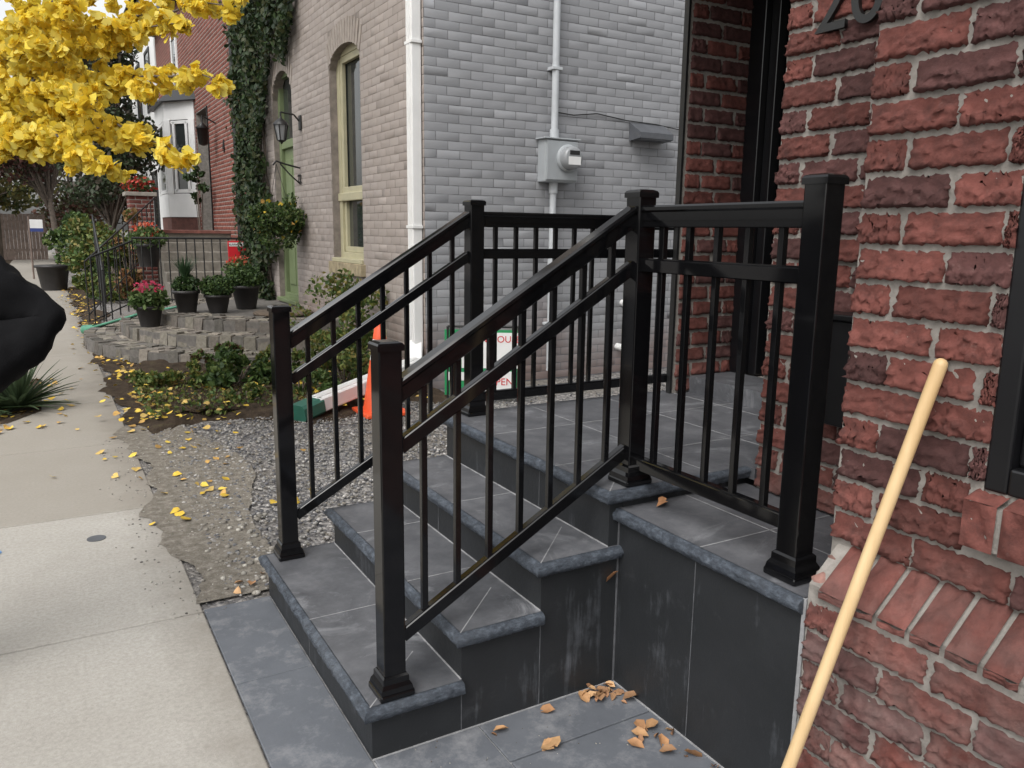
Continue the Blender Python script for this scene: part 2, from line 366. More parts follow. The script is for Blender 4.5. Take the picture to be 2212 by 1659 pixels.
F=[(j*n_+i,j*n_+i+1,(j+1)*n_+i+1,(j+1)*n_+i) for j in range(n_-1) for i in range(n_-1)]
mesh_np('garden_soil',np.array(V),F,M_soil,smooth=True)
sheet('verge_soil',-3.25,-1.95,-10,60,-.004,M_soil)
mesh_np('tree_pit_soil',np.array([(-1.95,5.3,.004),(-1.1,5.4,.004),(-.86,5.8,.004),(-.85,7.4,.004),(-1.1,7.8,.004),(-1.95,7.8,.004)]),[(0,1,2,3,4,5)],M_soil)
bm=bmesh.new(); bmesh.ops.create_icosphere(bm,subdivisions=1,radius=1); bm.verts.index_update(); icoV=np.array([v.co for v in bm.verts]); icoF=np.array([[v.index for v in f.verts] for f in bm.faces]); bm.free()
def stones(name,P,S,cols,mat,flat=.6,parent=None):
    Vs=[];Fs=[];Cs=[]
    for i,(p,s) in enumerate(zip(P,S)):
        v=icoV*np.array([1,rng.uniform(.7,1.1),flat])*(1+rng.normal(0,.14,(len(icoV),1)))*s
        an=rng.uniform(0,6.28); c,s2=math.cos(an),math.sin(an); v=v@np.array([[c,s2,0],[-s2,c,0],[0,0,1]])
        Vs.append(v+p);Fs.append(icoF+i*len(icoV)); Cs.append(np.tile(np.array(cols[rng.integers(len(cols))])*rng.uniform(.7,1.3),(len(icoV),1)))
    return mesh_np(name,np.concatenate(Vs),np.concatenate(Fs),mat,parent,np.concatenate(Cs))
N1=10500
P=np.stack([-.15+rng.uniform(0,1,N1)**.85*2.6,1.32+rng.uniform(0,1,N1)*3.4,np.full(N1,.002)],1)
P2=np.stack([rng.uniform(2.4,6,2500),rng.uniform(1.5,5.1,2500),np.zeros(2500)],1)
P=np.concatenate([P,P2]); stones('gravel',P,rng.uniform(.003,.014,len(P)),[(.18,.18,.185),(.3,.29,.27),(.12,.12,.13),(.40,.38,.36),(.22,.2,.17)],M_cobble)
P=np.stack([rng.normal(-.30,.10,360),rng.uniform(1.2,4.5,360),np.full(360,.002)],1); stones('stone_chips',P,rng.uniform(.002,.007,360),[(.3,.28,.25),(.15,.14,.13),(.42,.4,.36)],M_cobble)
P=np.stack([rng.normal(.05,.10,70),rng.uniform(1.3,2.3,70),np.full(70,.006)],1); stones('stone_chips',P,rng.uniform(.006,.020,70),[(.36,.34,.30),(.25,.23,.2)],M_cobble)
P=np.stack([rng.uniform(0,.88,90),rng.uniform(-.9,-.01,90),np.full(90,.001)],1); stones('stone_chips',P,rng.uniform(.0012,.0035,90),[(.36,.34,.30),(.12,.1,.08)],M_cobble)

# ------------------------------------------------------------------ front steps
z1,z2,z3,z4=.181,.345,.517,.72; d=[0,.30,.593,.8635]; W=1.283; xsl,zsl,yl=.908,.653,-.79
steps=empty('stone_steps'); T=.046; rr=.025; ov=.032
def nosing(mb,p0,p1,out,zt,m0=0,m1=0,seed=0):
    r_=np.random.default_rng(seed); p0=np.array(p0,float);p1=np.array(p1,float);L=np.linalg.norm(p1-p0);dr=(p1-p0)/L;out=np.array(out,float)
    ns=max(2,int(L/.009));pr=[(-.002,0)]+[(rr*math.cos(t),T/2*math.sin(t)-T/2) for t in np.linspace(math.pi/2,-math.pi/2,9)]+[(-.03,-T)]
    V=[]
    jit=r_.normal(0,.0015,(ns+1,len(pr))); low=np.cumsum(r_.normal(0,.0009,(ns+1,len(pr))),axis=0); low-=low.mean(0); low=np.clip(low,-.0035,.003)
    for i in range(ns+1):
        s=i/ns*L
        for k,(o,z) in enumerate(pr):
            j=(jit[i,k]+low[i,k]) if 1<k<len(pr)-2 else 0
            oo=o+j; ss=s
            if m0 and i==0: ss=s-oo*m0
            if m1 and i==ns: ss=s+oo*m1
            q=p0+dr*ss+out*oo; V.append((q[0],q[1],zt+z))
    m=len(pr); F=[(i*m+k,i*m+k+1,(i+1)*m+k+1,(i+1)*m+k) for i in range(ns) for k in range(m-1)]
    mb.add(V,F,True); mb.add([V[k] for k in range(m)],[tuple(range(m))]); mb.add([V[ns*m+k] for k in range(m)],[tuple(range(m))])
body=MB(); tread=MB(); nose=MB(); grout=MB(); dg=MB()
zs=[z1,z2,z3,z4]
for i in range(4):
    zt=zs[i]; x0=d[i]; x1=d[i+1] if i<3 else 2.62
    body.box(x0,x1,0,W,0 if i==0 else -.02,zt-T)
    ex=x0-ov+rr
    if i<3:
        tread.box(ex,x1,-ov+rr,W+ov-rr,zt-T+.001,zt)
        xe=x1 if i<2 else xsl
        if i==2: tread.box(x1,xsl-.001,-ov+rr,0,zt-T+.001,zt-.0005)
        nosing(nose,(ex,-ov+rr),(xe,-ov+rr),(0,-1),zt,1,0,seed=10+i)
    else:
        tread.box(ex,1.5,-ov+rr,W+ov-rr,zt-T+.001,zt); tread.box(1.5,2.60,-.05,1.283,zt-T+.001,zt-.0004)
        nosing(nose,(ex,-ov+rr),(1.5,-ov+rr),(0,-1),zt,1,0,seed=10+i)
    nosing(nose,(ex,-ov+rr),(ex,W+ov-rr),(-1,0),zt,1,1,seed=20+i)
    nosing(nose,(ex,W+ov-rr),(x1 if i<3 else 2.1,W+ov-rr),(0,1),zt,1,0,seed=30+i)
    def gl(p,q,z=zt,w=.0035): grout.beam((p[0],p[1],z),(q[0],q[1],z),w,.0018)
    if i<3:
        gl((ex,-ov+rr),(min(ex+.24,x1),-ov+rr+min(.24,x1-ex)))
        for yy in ([.62],[.42,.95],[.66])[i]: gl((ex,yy),(x1,yy))
        grout.beam((x1-.002,0,zt+.001),(x1-.002,W,zt+.001),.005,.003)
    else:
        for xx in (1.32,1.78,2.2): gl((xx,0),(xx,W-.01))
        for yy in (.33,.85): gl((ex,yy),(2.58,yy))
        gl((ex,-ov+rr),(ex+.25,-ov+rr+.25))
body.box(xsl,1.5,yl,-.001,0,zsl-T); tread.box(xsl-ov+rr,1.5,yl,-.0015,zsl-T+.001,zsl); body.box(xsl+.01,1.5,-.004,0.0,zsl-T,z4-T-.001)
nosing(nose,(xsl-ov+rr,-.002),(xsl-ov+rr,yl),(-1,0),zsl,0,0,seed=50)
grout.beam((xsl-ov+rr,-.40,zsl),(1.5,-.40,zsl),.0035,.0018); grout.beam((1.2,0,zsl),(1.2,yl,zsl),.0035,.0018)
for xx,zt in ((.30,z1-T),(.593,z2-T)): dg.beam((xx,-.0002,0),(xx,-.0002,zt),.003,.0015,up=(0,1,0))
dg.beam((xsl-.0002,-.38,0),(xsl-.0002,-.38,zsl-T),.0015,.003,up=(0,1,0))
dg.beam((xsl-.002,-.002,0),(xsl-.002,-.002,zsl-T),.005,.005,up=(0,1,0)); grout.beam((0,-.002,.0),(xsl,-.002,.0),.006,.005); grout.beam((xsl-.003,-.0,.0),(xsl-.003,yl,.0),.006,.005)
grout.beam((xsl-.004,yl-.002,0),(xsl-.004,yl-.002,zsl),.014,.012,up=(0,1,0))
for yy,i in ((.66,0),(.5,1),(.8,2),(.45,3)): dg.beam((d[i]-.0002,yy,(zs[i-1] if i else 0)),(d[i]-.0002,yy,zs[i]-T),.0015,.003,up=(0,1,0))
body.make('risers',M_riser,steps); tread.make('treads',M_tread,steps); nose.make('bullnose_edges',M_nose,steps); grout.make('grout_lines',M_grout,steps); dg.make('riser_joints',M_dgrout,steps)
MB().box(2.3,2.62,.2,1.19,z4,.81).make('door_threshold',M_tread,steps)

# ------------------------------------------------------------------ railing
rail=empty('metal_railing'); mb=MB(); ws=.07
def post(x,y,z0,z1_):
    h=ws/2
    mb.bbox(x-h,x+h,y-h,y+h,z0+.01,z1_-.02,.004)
    mb.bbox(x-.056,x+.056,y-.056,y+.056,z0+.0005,z0+.022,.006)
    def ring(s,z): return [(x-s,y-s,z),(x+s,y-s,z),(x+s,y+s,z),(x-s,y+s,z)]
    V=ring(.052,z0+.022)+ring(.049,z0+.036)+ring(.042,z0+.048)+ring(.0415,z0+.066)+ring(.036,z0+.072)
    mb.add(V,[(k*4+i,k*4+(i+1)%4,(k+1)*4+(i+1)%4,(k+1)*4+i) for k in range(4) for i in range(4)])
    s=.040; V=ring(s,z1_-.026)+ring(s,z1_-.010)+ring(s-.004,z1_-.004)+ring(s-.014,z1_); mb.add(V,[(k*4+i,k*4+(i+1)%4,(k+1)*4+(i+1)%4,(k+1)*4+i) for k in range(3) for i in range(4)]+[(12,13,14,15),(3,2,1,0)])
xa,m_=.082,.045; xc=.982; yA=W-m_; yd=-.677
post(xa,m_,z1,z1+1.09); post(xa,yA,z1,z1+1.09); post(xc,m_,z4,z4+1.0); post(xc,yA,z4,z4+1.0); post(xc,yd,zsl,1.732)
def panel(p,q,zt,zm,zb,nb):
    (x0,y0),(x1,y1)=p,q
    dx,dy=x1-x0,y1-y0; L=math.hypot(dx,dy); ux,uy=dx/L*ws/2,dy/L*ws/2
    a=(x0+ux,y0+uy); b=(x1-ux,y1-uy)
    mb.beam((*a,zt[0]+.022),(*b,zt[1]+.022),.054,.022,b=.006)
    mb.beam((*a,zt[0]),(*b,zt[1]),.040,.030)
    mb.beam((*a,zt[0]-.024),(*b,zt[1]-.024),.034,.026,b=.003)
    mb.beam((*a,zm[0]),(*b,zm[1]),.034,.042,b=.003); mb.beam((*a,zb[0]),(*b,zb[1]),.034,.042,b=.003)
    mb.beam((*a,zm[0]+.019),(*b,zm[1]+.019),.022,.012); mb.beam((*a,zb[0]+.019),(*b,zb[1]+.019),.022,.012)
    for i in range(1,nb+1):
        t=i/(nb+1); x=x0+dx*t; y=y0+dy*t
        zt_=zt[0]+(zt[1]-zt[0])*t; zb_=zb[0]+(zb[1]-zb[0])*t
        mb.bbox(x-.0095,x+.0095,y-.0095,y+.0095,zb_,zt_-.02,.0015)
for y in (m_,yA): panel((xa,y),(xc,y),(1.125,1.635),(.955,1.465),(.36,.835),7)
panel((xc,m_),(xc,yd),(1.635,1.635),(1.475,1.475),(.80,.80),5)
panel((xc,yA),(2.17+.035,yA),(1.635,1.635),(1.475,1.475),(.80,.80),10)
mb.make('railing_metalwork',M_black,rail)

# ------------------------------------------------------------------ red brick house (no. 20)
h20=empty('brick_house'); BR=(.135,.046,.037); AL=((.085,.037,.034),.4)
BL,BH=.228,.084
mb=MB()
mb.box(1.0,1.5,-4.0,-.78,.70,1.04); mb.box(1.0,1.5,-1.15,-.78,1.04,6); mb.box(1.0,1.5,-4,-2.2,1.04,6); mb.box(1.0,1.5,-2.2,-1.15,2.75,6)
mb.box(.90,1.499,-4.0,-.80,-.01,.70)
mb.box(1.5,6,-4,-.06,-.01,6); mb.box(2.18,2.62,1.2,1.225,z4-.002,6) ; mb.box(2.62,6,-.06,1.34,-.01,.80); mb.box(2.62,6,-.06,1.34,3.05,6); mb.box(2.80,6,-.06,1.34,.80,3.05)
mb.add([(.90,-.80,.70),(1.0,-.80,.70),(1.0,-.80,.79),(.90,-4,.70),(1.0,-4,.70),(1.0,-4,.79)],[(0,1,2),(3,5,4),(0,2,5,3)])
mb.box(1.5,2.62,-.06,1.2,3.05,3.2)
mb.make('mortar_core',M_mortar,h20)
mortar_face('bay_mortar',(.9985,-.782,.80),(0,-1,0),(-1,0,0),1.0,1.9,M_mortar,h20,(.37,1.1,.10,1.95),seed=1)
mortar_face('base_mortar',(.8985,-.802,.0),(0,-1,0),(-1,0,0),1.3,.69,M_mortar,h20,seed=2)
mortar_face('entry_mortar',(1.4985,-.062,zsl+.003),(0,-1,0),(-1,0,0),.715,2.0,M_mortar,h20,seed=3)
bk=dict(nx=24,nz=11,prot=.012,amp=.0090,edge=.004,sink=.001,cmin=.0055)
bricks('bay_brickwork',(1.0,-.78,.80),(0,-1,0),(-1,0,0),3.2,5.2,BL,BH,.011,M_brick,h20,BR,[rex(.378,1.42,.245,1.95),rex(.35,1.47,.09,.245)],seed=1,var=.26,alt=AL,**bk)
bricks('base_brickwork',(.90,-.805,.0),(0,-1,0),(-1,0,0),3.2,.69,BL,BH*.99,.011,M_brick,h20,BR,[],seed=2,var=.26,alt=AL,**bk)
bricks('entry_brickwork',(1.5,-.06,zsl),(0,-1,0),(-1,0,0),.72,5.3,BL,BH,.011,M_brick,h20,BR,[],seed=3,var=.26,alt=AL,**bk)
bricks('porch_side_brickwork',(2.20,1.2,z4),(1,0,0),(0,-1,0),.42,4.9,.222,BH,.012,M_brick,h20,BR,[],14,7,.008,.007,4,.24,AL)
def tilted(name,y0,y1,pitch,xa_,za,xb,zb,thick,seed):
    r=np.random.default_rng(seed); Vs=[];Fs=[];Cs=[];k=0; y=y0
    nu,nv=8,10
    ln=math.hypot(xb-xa_,zb-za); dx,dz=(xb-xa_)/ln,(zb-za)/ln; nx_,nz_=dz*1.0,-dx*1.0
    if nx_>0: nx_,nz_=-nx_,-nz_
    while y>y1:
        wd=pitch-.012; ofs=r.normal(0,.003)
        cb=np.array(BR)*r.uniform(.75,1.25)
        for face in range(2):
            us=np.linspace(0,wd,nu+1); vs=np.linspace(0,ln if face==0 else thick,nv+1)
            UU,VV=np.meshgrid(us,vs)
            bd=np.minimum.reduce([UU,wd-UU,VV+(.02 if face else .0),vs[-1]-VV+(.02 if face==0 else 0)])
            p1,p2=r.uniform(0,6.28,2)
            hh=.007*np.clip(bd/.006,0,1)+(r.normal(0,.0013,UU.shape)+.0045*np.tanh(np.sin(VV*38+2*np.sin(UU*60+p2)+p1)*3)+ofs)*(bd>.002)
            if face==0: X=xa_+dx*VV+nx_*hh; Z_=za+dz*VV+nz_*hh
            else: X=xa_-hh+0*VV; Z_=za-VV
            P=np.stack([X.ravel(),(y-UU).ravel(),Z_.ravel()],1)
            fa=np.array([[j*(nu+1)+i,j*(nu+1)+i+1,(j+1)*(nu+1)+i+1,(j+1)*(nu+1)+i] for j in range(nv) for i in range(nu)])
            Vs.append(P);Fs.append(fa+k);k+=len(P)
            Cs.append(np.tile(cb,(len(P),1)))
        y-=pitch
    mesh_np(name,np.concatenate(Vs),np.concatenate(Fs),M_brick,h20,np.concatenate(Cs),smooth=True)
tilted('plinth_rowlock',-.84,-3.9,.083,.885,.70,1.0,.795,.02,7)
stones('broken_mortar',[(.97,-.80,.70),(.93,-.815,.705),(.985,-.815,.75),(.95,-.80,.665)],[.035,.03,.03,.025],[(.26,.14,.115),(.32,.27,.245)],M_brick,.8,h20)
tilted('sill_rowlock',-1.135,-2.26,.083,.952,1.022,1.03,1.045,.105,8)
MB().box(.957,1.0,-2.26,-1.14,.92,1.015).make('sill_mortar',M_mortar,h20)
mb=MB(); 
for (ya_,yb_,za_,zb_) in ((-1.20,-1.150,1.04,2.74),(-2.19,-2.15,1.04,2.74),(-2.15,-1.20,1.04,1.10),(-2.15,-1.20,2.68,2.74)): mb.bbox(.992,1.09,ya_,yb_,za_,zb_,.006)
for (ya_,yb_,za_,zb_) in ((-1.245,-1.201,1.101,2.679),(-2.149,-2.11,1.101,2.679),(-2.11,-1.245,1.101,1.15),(-2.11,-1.245,2.62,2.679)): mb.bbox(1.02,1.085,ya_,yb_,za_,zb_,.006)
mb.make('window_frame',M_doorb,h20); MB().box(1.07,1.075,-2.15,-1.2,1.1,2.7).make('window_pane',M_glass,h20)
mb=MB(); mb.bbox(2.60,2.78,1.09,1.195,.81,3.04,.006); mb.bbox(2.64,2.78,1.03,1.089,.81,3.04,.006); mb.bbox(2.60,2.78,-.05,.04,.81,3.04,.006); mb.bbox(2.63,2.78,.04,1.03,2.9,3.04,.006)
mb.bbox(2.70,2.76,.06,1.02,.815,2.88,.004)
for zz0,zz1 in ((.95,1.5),(1.6,2.75)):
    for y0,y1 in ((.14,.5),(.6,.94)): mb.bbox(2.685,2.70,y0,y1,zz0,zz1,.006)
mb.make('front_door',M_doorb,h20)
MB().box(2.168,2.182,1.195,1.228,z4,6).make('corner_flashing',M_dark,h20)
MB().box(.85,6.2,-4.1,1.5,6.0,6.15).make('roof_edge',M_dark,h20)
text('20',.26,(1.474,-.185,2.215),(math.pi/2,0,-math.pi/2),M_dark,h20,.008,'house_number')
mb=MB().bbox(1.40,1.482,-.62,-.36,.98,1.32,.01); mb.bbox(1.385,1.482,-.63,-.35,1.32,1.34,.005); mb.make('mailbox',M_doorb,h20)

# ------------------------------------------------------------------ grey painted house
gh=empty('painted_brick_house'); GX,GY,GE=2.5,5.2,12.7
wy0,wy1,wz0,wz1,wsp=6.95,8.05,1.2,3.74,3.52
dy0,dy1,dz0,dz1=9.80,10.88,.50,3.9
mb=MB()
mb.box(GX,GX+.3,GY,wy0,-.01,6); mb.box(GX,GX+.3,wy1,dy0,-.01,6); mb.box(GX,GX+.3,dy1,GE,-.01,6); mb.box(GX,GX+.3,wy0,wy1,-.01,wz0); mb.box(GX,GX+.3,wy0,wy1,wz1,6); mb.box(GX,GX+.3,dy0,dy1,dz1,6); mb.box(GX,GX+.3,dy0,dy1,-.01,dz0)
def arch(y,y0,y1,zs_,zt_):
    t=(y-(y0+y1)/2)/((y1-y0)/2); return zs_+(zt_-zs_)*math.sqrt(max(0,1-t*t*.98))
for (y0,y1,zs_,zt_) in ((wy0,wy1,wsp,wz1-.0),(dy0,dy1,3.5,3.88)):
    K=14
    for i in range(K):
        a0=y0+(y1-y0)*i/K;a1=y0+(y1-y0)*(i+1)/K; za=arch(a0,y0,y1,zs_-.05,zt_-.02);zb=arch(a1,y0,y1,zs_-.05,zt_-.02)
        mb.add([(GX,a0,za),(GX,a1,zb),(GX,a1,zt_+.02),(GX,a0,zt_+.02),(GX+.14,a0,za),(GX+.14,a1,zb)],[(0,1,2,3),(0,4,5,1)])
mb.make('front_wall_core',M_fmortar,gh)
MB().box(GX+.301,10,GY,GE,-.01,6).make('house_core',M_gmortar,gh)
MB().box(GX+.0,GX+.301,GY-.0012,GY+.01,-.01,6).make('corner_core',M_gmortar,gh)
MB().box(GX-.1,10.2,GY-.1,GE+.02,6,6.2).make('roof_edge',M_dark,gh)
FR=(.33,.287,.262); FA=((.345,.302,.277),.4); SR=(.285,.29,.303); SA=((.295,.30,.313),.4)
gk_=dict(nx=3,nz=3,prot=.0022,edge=.003,sink=-.0013,js=.0010)
bricks('front_brickwork',(GX,GY,0),(0,1,0),(-1,0,0),GE-GY,6,.25,.084,.006,M_paintb,gh,FR,[rex(wy0-GY,wy1-GY,wz0-.02,wsp+.0),rex(wy0-GY-.02,wy1-GY+.02,wsp,wz1+.25),rex(dy0-GY,dy1-GY,0,4.1),rex(wy0-GY-.06,wy1-GY+.06,wz0-.16,wz0)],seed=11,var=.045,alt=FA,**gk_)
bricks('side_brickwork',(GX,GY,0),(1,0,0),(0,-1,0),7,6,.25,.084,.006,M_paintb,gh,SR,[],seed=12,var=.022,alt=SA,**gk_)
def soldier(mb,y0,y1,zs_,zt_,n_,hh):
    for i in range(n_):
        t=(i+.5)/n_; y=y0-.02+(y1-y0+.04)*t; z=arch(min(max(y,y0),y1),y0,y1,zs_,zt_); tilt=(t-.5)*.8
        u=Vector((0,math.sin(tilt),math.cos(tilt))); p=Vector((GX-.0,y,z-.03)); mb.beam(p,p+u*hh,(y1-y0)/n_-.008,.018,up=(1,0,0))
mb=MB(); soldier(mb,wy0,wy1,wsp,wz1,14,.27); soldier(mb,dy0,dy1,3.5,3.88,13,.27); mb.make('arch_bricks',M_plain('arch_paint',(.31,.27,.24),.8,.2,8,.4),gh)
mb=MB()
for i in range(11): 
    y=wy0-.06+i*.112; mb.bbox(GX-.06,GX+.02,y,y+.1,wz0-.16,wz0-.02,.006)
mb.make('sill_bricks',M_plain('yellow_brick',(.30,.25,.16),.85,.3,9,.5),gh)
mb=MB(); fx=GX+.09
def fr(mb,y0,y1,z0,z1,w,x0,x1): 
    mb.bbox(x0,x1,y0,y0+w,z0,z1,.006); mb.bbox(x0,x1,y1-w,y1,z0,z1,.006); mb.bbox(x0,x1,y0+w,y1-w,z0,z0+w,.006); mb.bbox(x0,x1,y0+w,y1-w,z1-w,z1,.006)
fr(mb,wy0,wy1,wz0,wz1,.10,fx,fx+.1); fr(mb,wy0+.101,wy1-.101,wz0+.101,2.02,.07,fx+.03,fx+.08); fr(mb,wy0+.101,wy1-.101,2.021,wz1-.101,.08,fx+.01,fx+.06); mb.bbox(GX-.03,fx+.05,wy0,wy1,wz0-.018,wz0+.03,.006); mb.bbox(fx-.02,fx+.03,wy0,wy1,1.93,2.03,.01)
mb.make('window_frame',M_cream,gh)
MB().box(fx+.07,fx+.075,wy0+.1,wy1-.1,wz0+.1,wz1-.1).make('window_pane',M_glass,gh)
mb=MB(); dx_=GX+.12
fr(mb,dy0,dy1,dz0,dz1-.02,.09,dx_-.04,dx_+.08); mb.bbox(dx_-.03,dx_+.06,dy0+.09,dy1-.09,2.78,2.9,.008); mb.bbox(dx_+.02,dx_+.06,dy0+.091,dy1-.091,dz0+.09,2.78,.004)
for zz0,zz1 in ((.72,1.3),(1.45,2.62)):
    for y0,y1 in ((dy0+.16,(dy0+dy1)/2-.05),((dy0+dy1)/2+.05,dy1-.16)): mb.bbox(dx_,dx_+.03,y0,y1,zz0,zz1,.012)
mb.bbox(GX-.05,GX+.1,dy0-.02,dy1+.02,dz0-.04,dz0+.02,.01)
mb.make('green_door',M_green,gh); MB().box(dx_+.03,dx_+.04,dy0+.09,dy1-.09,2.9,3.8).make('transom_pane',M_glass,gh)
mb=MB(); fr(mb,6.25,6.75,.08,.5,.05,GX-.03,GX+.02); mb.make('basement_window_frame',M_cream,gh); MB().box(GX-.012,GX-.006,6.3,6.7,.12,.46).make('basement_pane',M_glass,gh)
# downspout
ds=empty('downspout'); mb=MB(); mb.bbox(GX-.11,GX-.012,5.23,5.37,.40,6,.008)
for k in range(3): mb.bbox(GX-.117,GX-.11,5.262+k*.035,5.277+k*.035,.42,6,.002)
mb.beam((GX-.06,5.30,.46),(2.32,5.05,.27),.13,.10,b=.01); mb.beam((2.36,5.10,.29),(1.16,4.50,.11),.16,.13,b=.012)
for k in (-.045,-.015,.015,.045): mb.beam((2.34,5.08+k,.355),(1.17,4.51+k,.178),.012,.012)
mb.make('pipe',M_white,ds)
mb=MB(); mb.beam((1.19,4.515,.11),(.99,4.42,.07),.18,.14,b=.025); mb.make('pipe_end_fitting',M_plain('green_plastic',(.02,.10,.07),.4,.2,6,.1),ds)
mb=MB(); 
for zz in (1.6,3.3): mb.bbox(GX-.119,GX-.01,5.215,5.385,zz,zz+.03,.003)
mb.make('straps',M_white,ds)
# meter
mt=empty('electric_meter'); mb=MB(); mb.bbox(3.77,4.17,GY-.16,GY-.006,2.09,2.52,.012); mb.bbox(3.78,4.16,GY-.175,GY-.161,2.11,2.50,.006); mb.bbox(3.74,4.19,GY-.185,GY-.006,2.515,2.53,.004); mb.make('meter_box',M_metbox,mt)
MB().lathe((4.03,GY-.17,2.33),[(.135,0),(.14,.02),(.135,.035),(.118,.04)],28,'-y').make('meter_ring',M_metbox,mt)
MB().lathe((4.03,GY-.20,2.33),[(.118,0),(.116,.07),(.108,.095),(.09,.105),(.0,.108)],28,'-y').make('meter_glass_cover',M_glassm,mt)
MB().box(3.97,4.09,GY-.3115,GY-.3095,2.36,2.40).make('display',M_txtk,mt)
MB().box(3.955,4.105,GY-.3112,GY-.309,2.26,2.34).make('label_plate',M_white,mt)
mb=MB(); mb.cyl((3.93,GY-.07,2.53),(3.93,GY-.07,6),.036); mb.cyl((3.93,GY-.07,.1),(3.93,GY-.07,2.09),.034); mb.cyl((3.93,GY-.07,2.53),(3.93,GY-.07,2.62),.048); mb.cyl((3.93,GY-.07,1.98),(3.93,GY-.07,2.09),.046); mb.cyl((3.93,GY-.07,1.2),(3.93,GY-.07,1.3),.043)
for zz in (1.7,3.2,.6): mb.bbox(3.87,3.99,GY-.11,GY-.005,zz,zz+.03,.004)
mb.make('conduit',M_plain('conduit_paint',(.46,.48,.50),.5,.08,6,.1),mt)
mb=MB(); P=[(3.99,GY-.03,2.80),(4.2,GY-.02,2.79),(4.5,GY-.02,2.83),(4.9,GY-.02,2.79),(5.3,GY-.02,2.78),(5.75,GY-.02,2.74)]; mb.tube(P,.006); mb.make('cable',M_dark,mt)
vt=empty('wall_vent'); mb=MB(); V=[(4.95,GY-.005,2.78),(5.42,GY-.005,2.78),(5.42,GY-.20,2.66),(4.95,GY-.20,2.66),(4.95,GY-.20,2.60),(5.42,GY-.20,2.60),(4.95,GY-.005,2.58),(5.42,GY-.005,2.58)]
mb.add(V,[(0,3,2,1),(3,4,5,2),(0,6,4,3),(1,2,5,7)]); mb.bbox(4.97,5.40,GY-.19,GY-.02,2.585,2.60,.003); mb.make('hood',M_vent,vt)
pv=empty('vent_pipe'); mb=MB()
for x,z in ((4.95,.80),(4.90,.30)): mb.cyl((x,GY,z),(x,GY-.28,z-.01),.04); mb.cyl((x,GY-.26,z-.01),(x,GY-.34,z-.03),.05)
mb.make('pvc_stub',M_white,pv)
text('22',.17,(GX-.02,9.55,2.22),(math.pi/2,0,-math.pi/2),M_dark,gh,.005,'house_number')
ln=empty('wall_lantern'); mb=MB(); lx,ly,lz=2.22,9.35,2.72
mb.tube([(GX-.01,ly,lz+.30),(GX-.1,ly,lz+.40),(lx,ly,lz+.42),(lx,ly,lz+.34)],.012); mb.bbox(GX-.03,GX-.006,ly-.05,ly+.05,lz+.2,lz+.4,.01)
mb.lathe((lx,ly,lz),[(.01,.0),(.02,.02),(.055,.04),(.06,.05)],6); mb.lathe((lx,ly,lz),[(.11,.25),(.10,.275),(.05,.32),(.015,.345),(.015,.37)],6)
for k in range(6):
    a_=k*math.pi/3; mb.cyl((lx+.058*math.cos(a_),ly+.058*math.sin(a_),lz+.05),(lx+.095*math.cos(a_),ly+.095*math.sin(a_),lz+.25),.007,n=5)
mb.make('lantern_frame',M_dark,ln); n=NT('lantern_glass'); n.color((.25,.26,.27)); n.set(.15); MB().lathe((lx,ly,lz),[(.052,.05),(.088,.25)],6).make('lantern_glass',n.m,ln)
hb=empty('hanging_flower_basket'); bx,by,bz=2.16,9.45,1.72
mb=MB(); mb.tube([(GX-.01,by,2.42),(GX-.2,by,2.46),(bx,by,2.50),(bx-.05,by,2.44)],.012); mb.tube([(GX-.01,by,2.2),(GX-.15,by,2.32),(bx+.05,by,2.47)],.01)
for k in range(3): 
    a_=k*2.09; mb.cyl((bx,by,2.46),(bx+.2*math.cos(a_),by+.2*math.sin(a_),bz),.004,n=4)
mb.make('bracket',M_dark,hb); MB().lathe((bx,by,bz),[(.05,-.24),(.14,-.2),(.2,-.08),(.22,.0)],16).make('basket',M_pot,hb)
leaves('basket_foliage',np.concatenate([blob((bx,by,bz),(.42,.44,.24),1900,.3),blob((bx,by,bz-.22),(.3,.3,.24),700),clumps((bx,by,bz+.02),(.46,.48,.26),16,.10,900)]),.05,M_leafg,[(.05,.09,.025),(.07,.12,.03),(.035,.06,.02),(.10,.13,.04)],hb)
leaves('basket_flowers',blob((bx,by,bz),(.42,.43,.27),26,.9),.06,M_leafy,[(.7,.5,.05),(.6,.35,.1)],hb,'fan')

# ivy
iv=empty('ivy')
def ivpts(n,y0,y1,z0,z1,fn):
    out=[]
    while len(out)<n:
        y=rng.uniform(y0,y1);z=rng.uniform(z0,z1)
        if fn(y,z): out.append((GX-.03-abs(rng.normal(0,.08))-(.12*math.sin(y*3+z*2)**2),y,z))
    return out
P=ivpts(15500,8.2,12.85,0,6.2,lambda y,z:(y>10.95+.22*math.sin(z*3)+.14*math.sin(z*9)) or (z>3.95+.15*math.sin(y*5) and y>8.2+(5.6-z)*.9+.2*math.sin(z*7)))
leaves('ivy_leaves',P,.085,M_leafg,[(.014,.028,.010),(.022,.042,.014),(.035,.06,.018),(.05,.058,.022)],iv,'oval',nrm=(-1.3,-.5,.2),droop=1)
P=np.array(ivpts(2500,12.7,12.75,0,6.2,lambda y,z:True)); P[:,0]=rng.uniform(2.42,2.9,len(P)); P[:,1]=12.72+rng.uniform(0,.15,len(P))
leaves('ivy_side_leaves',P,.085,M_leafg,[(.014,.028,.010),(.03,.05,.018)],iv,'oval',nrm=(-.5,.5,.2),droop=1)
mb=MB()
for k in range(20):
    y=rng.uniform(11.1,12.6); P_=[(GX-.02,y,0)]
    for j in range(12): P_.append((GX-.02-rng.uniform(0,.05),P_[-1][1]+rng.normal(0,.06),P_[-1][2]+.48))
    mb.tube(P_,.012,5)
mb.make('ivy_stems',M_bark,iv)

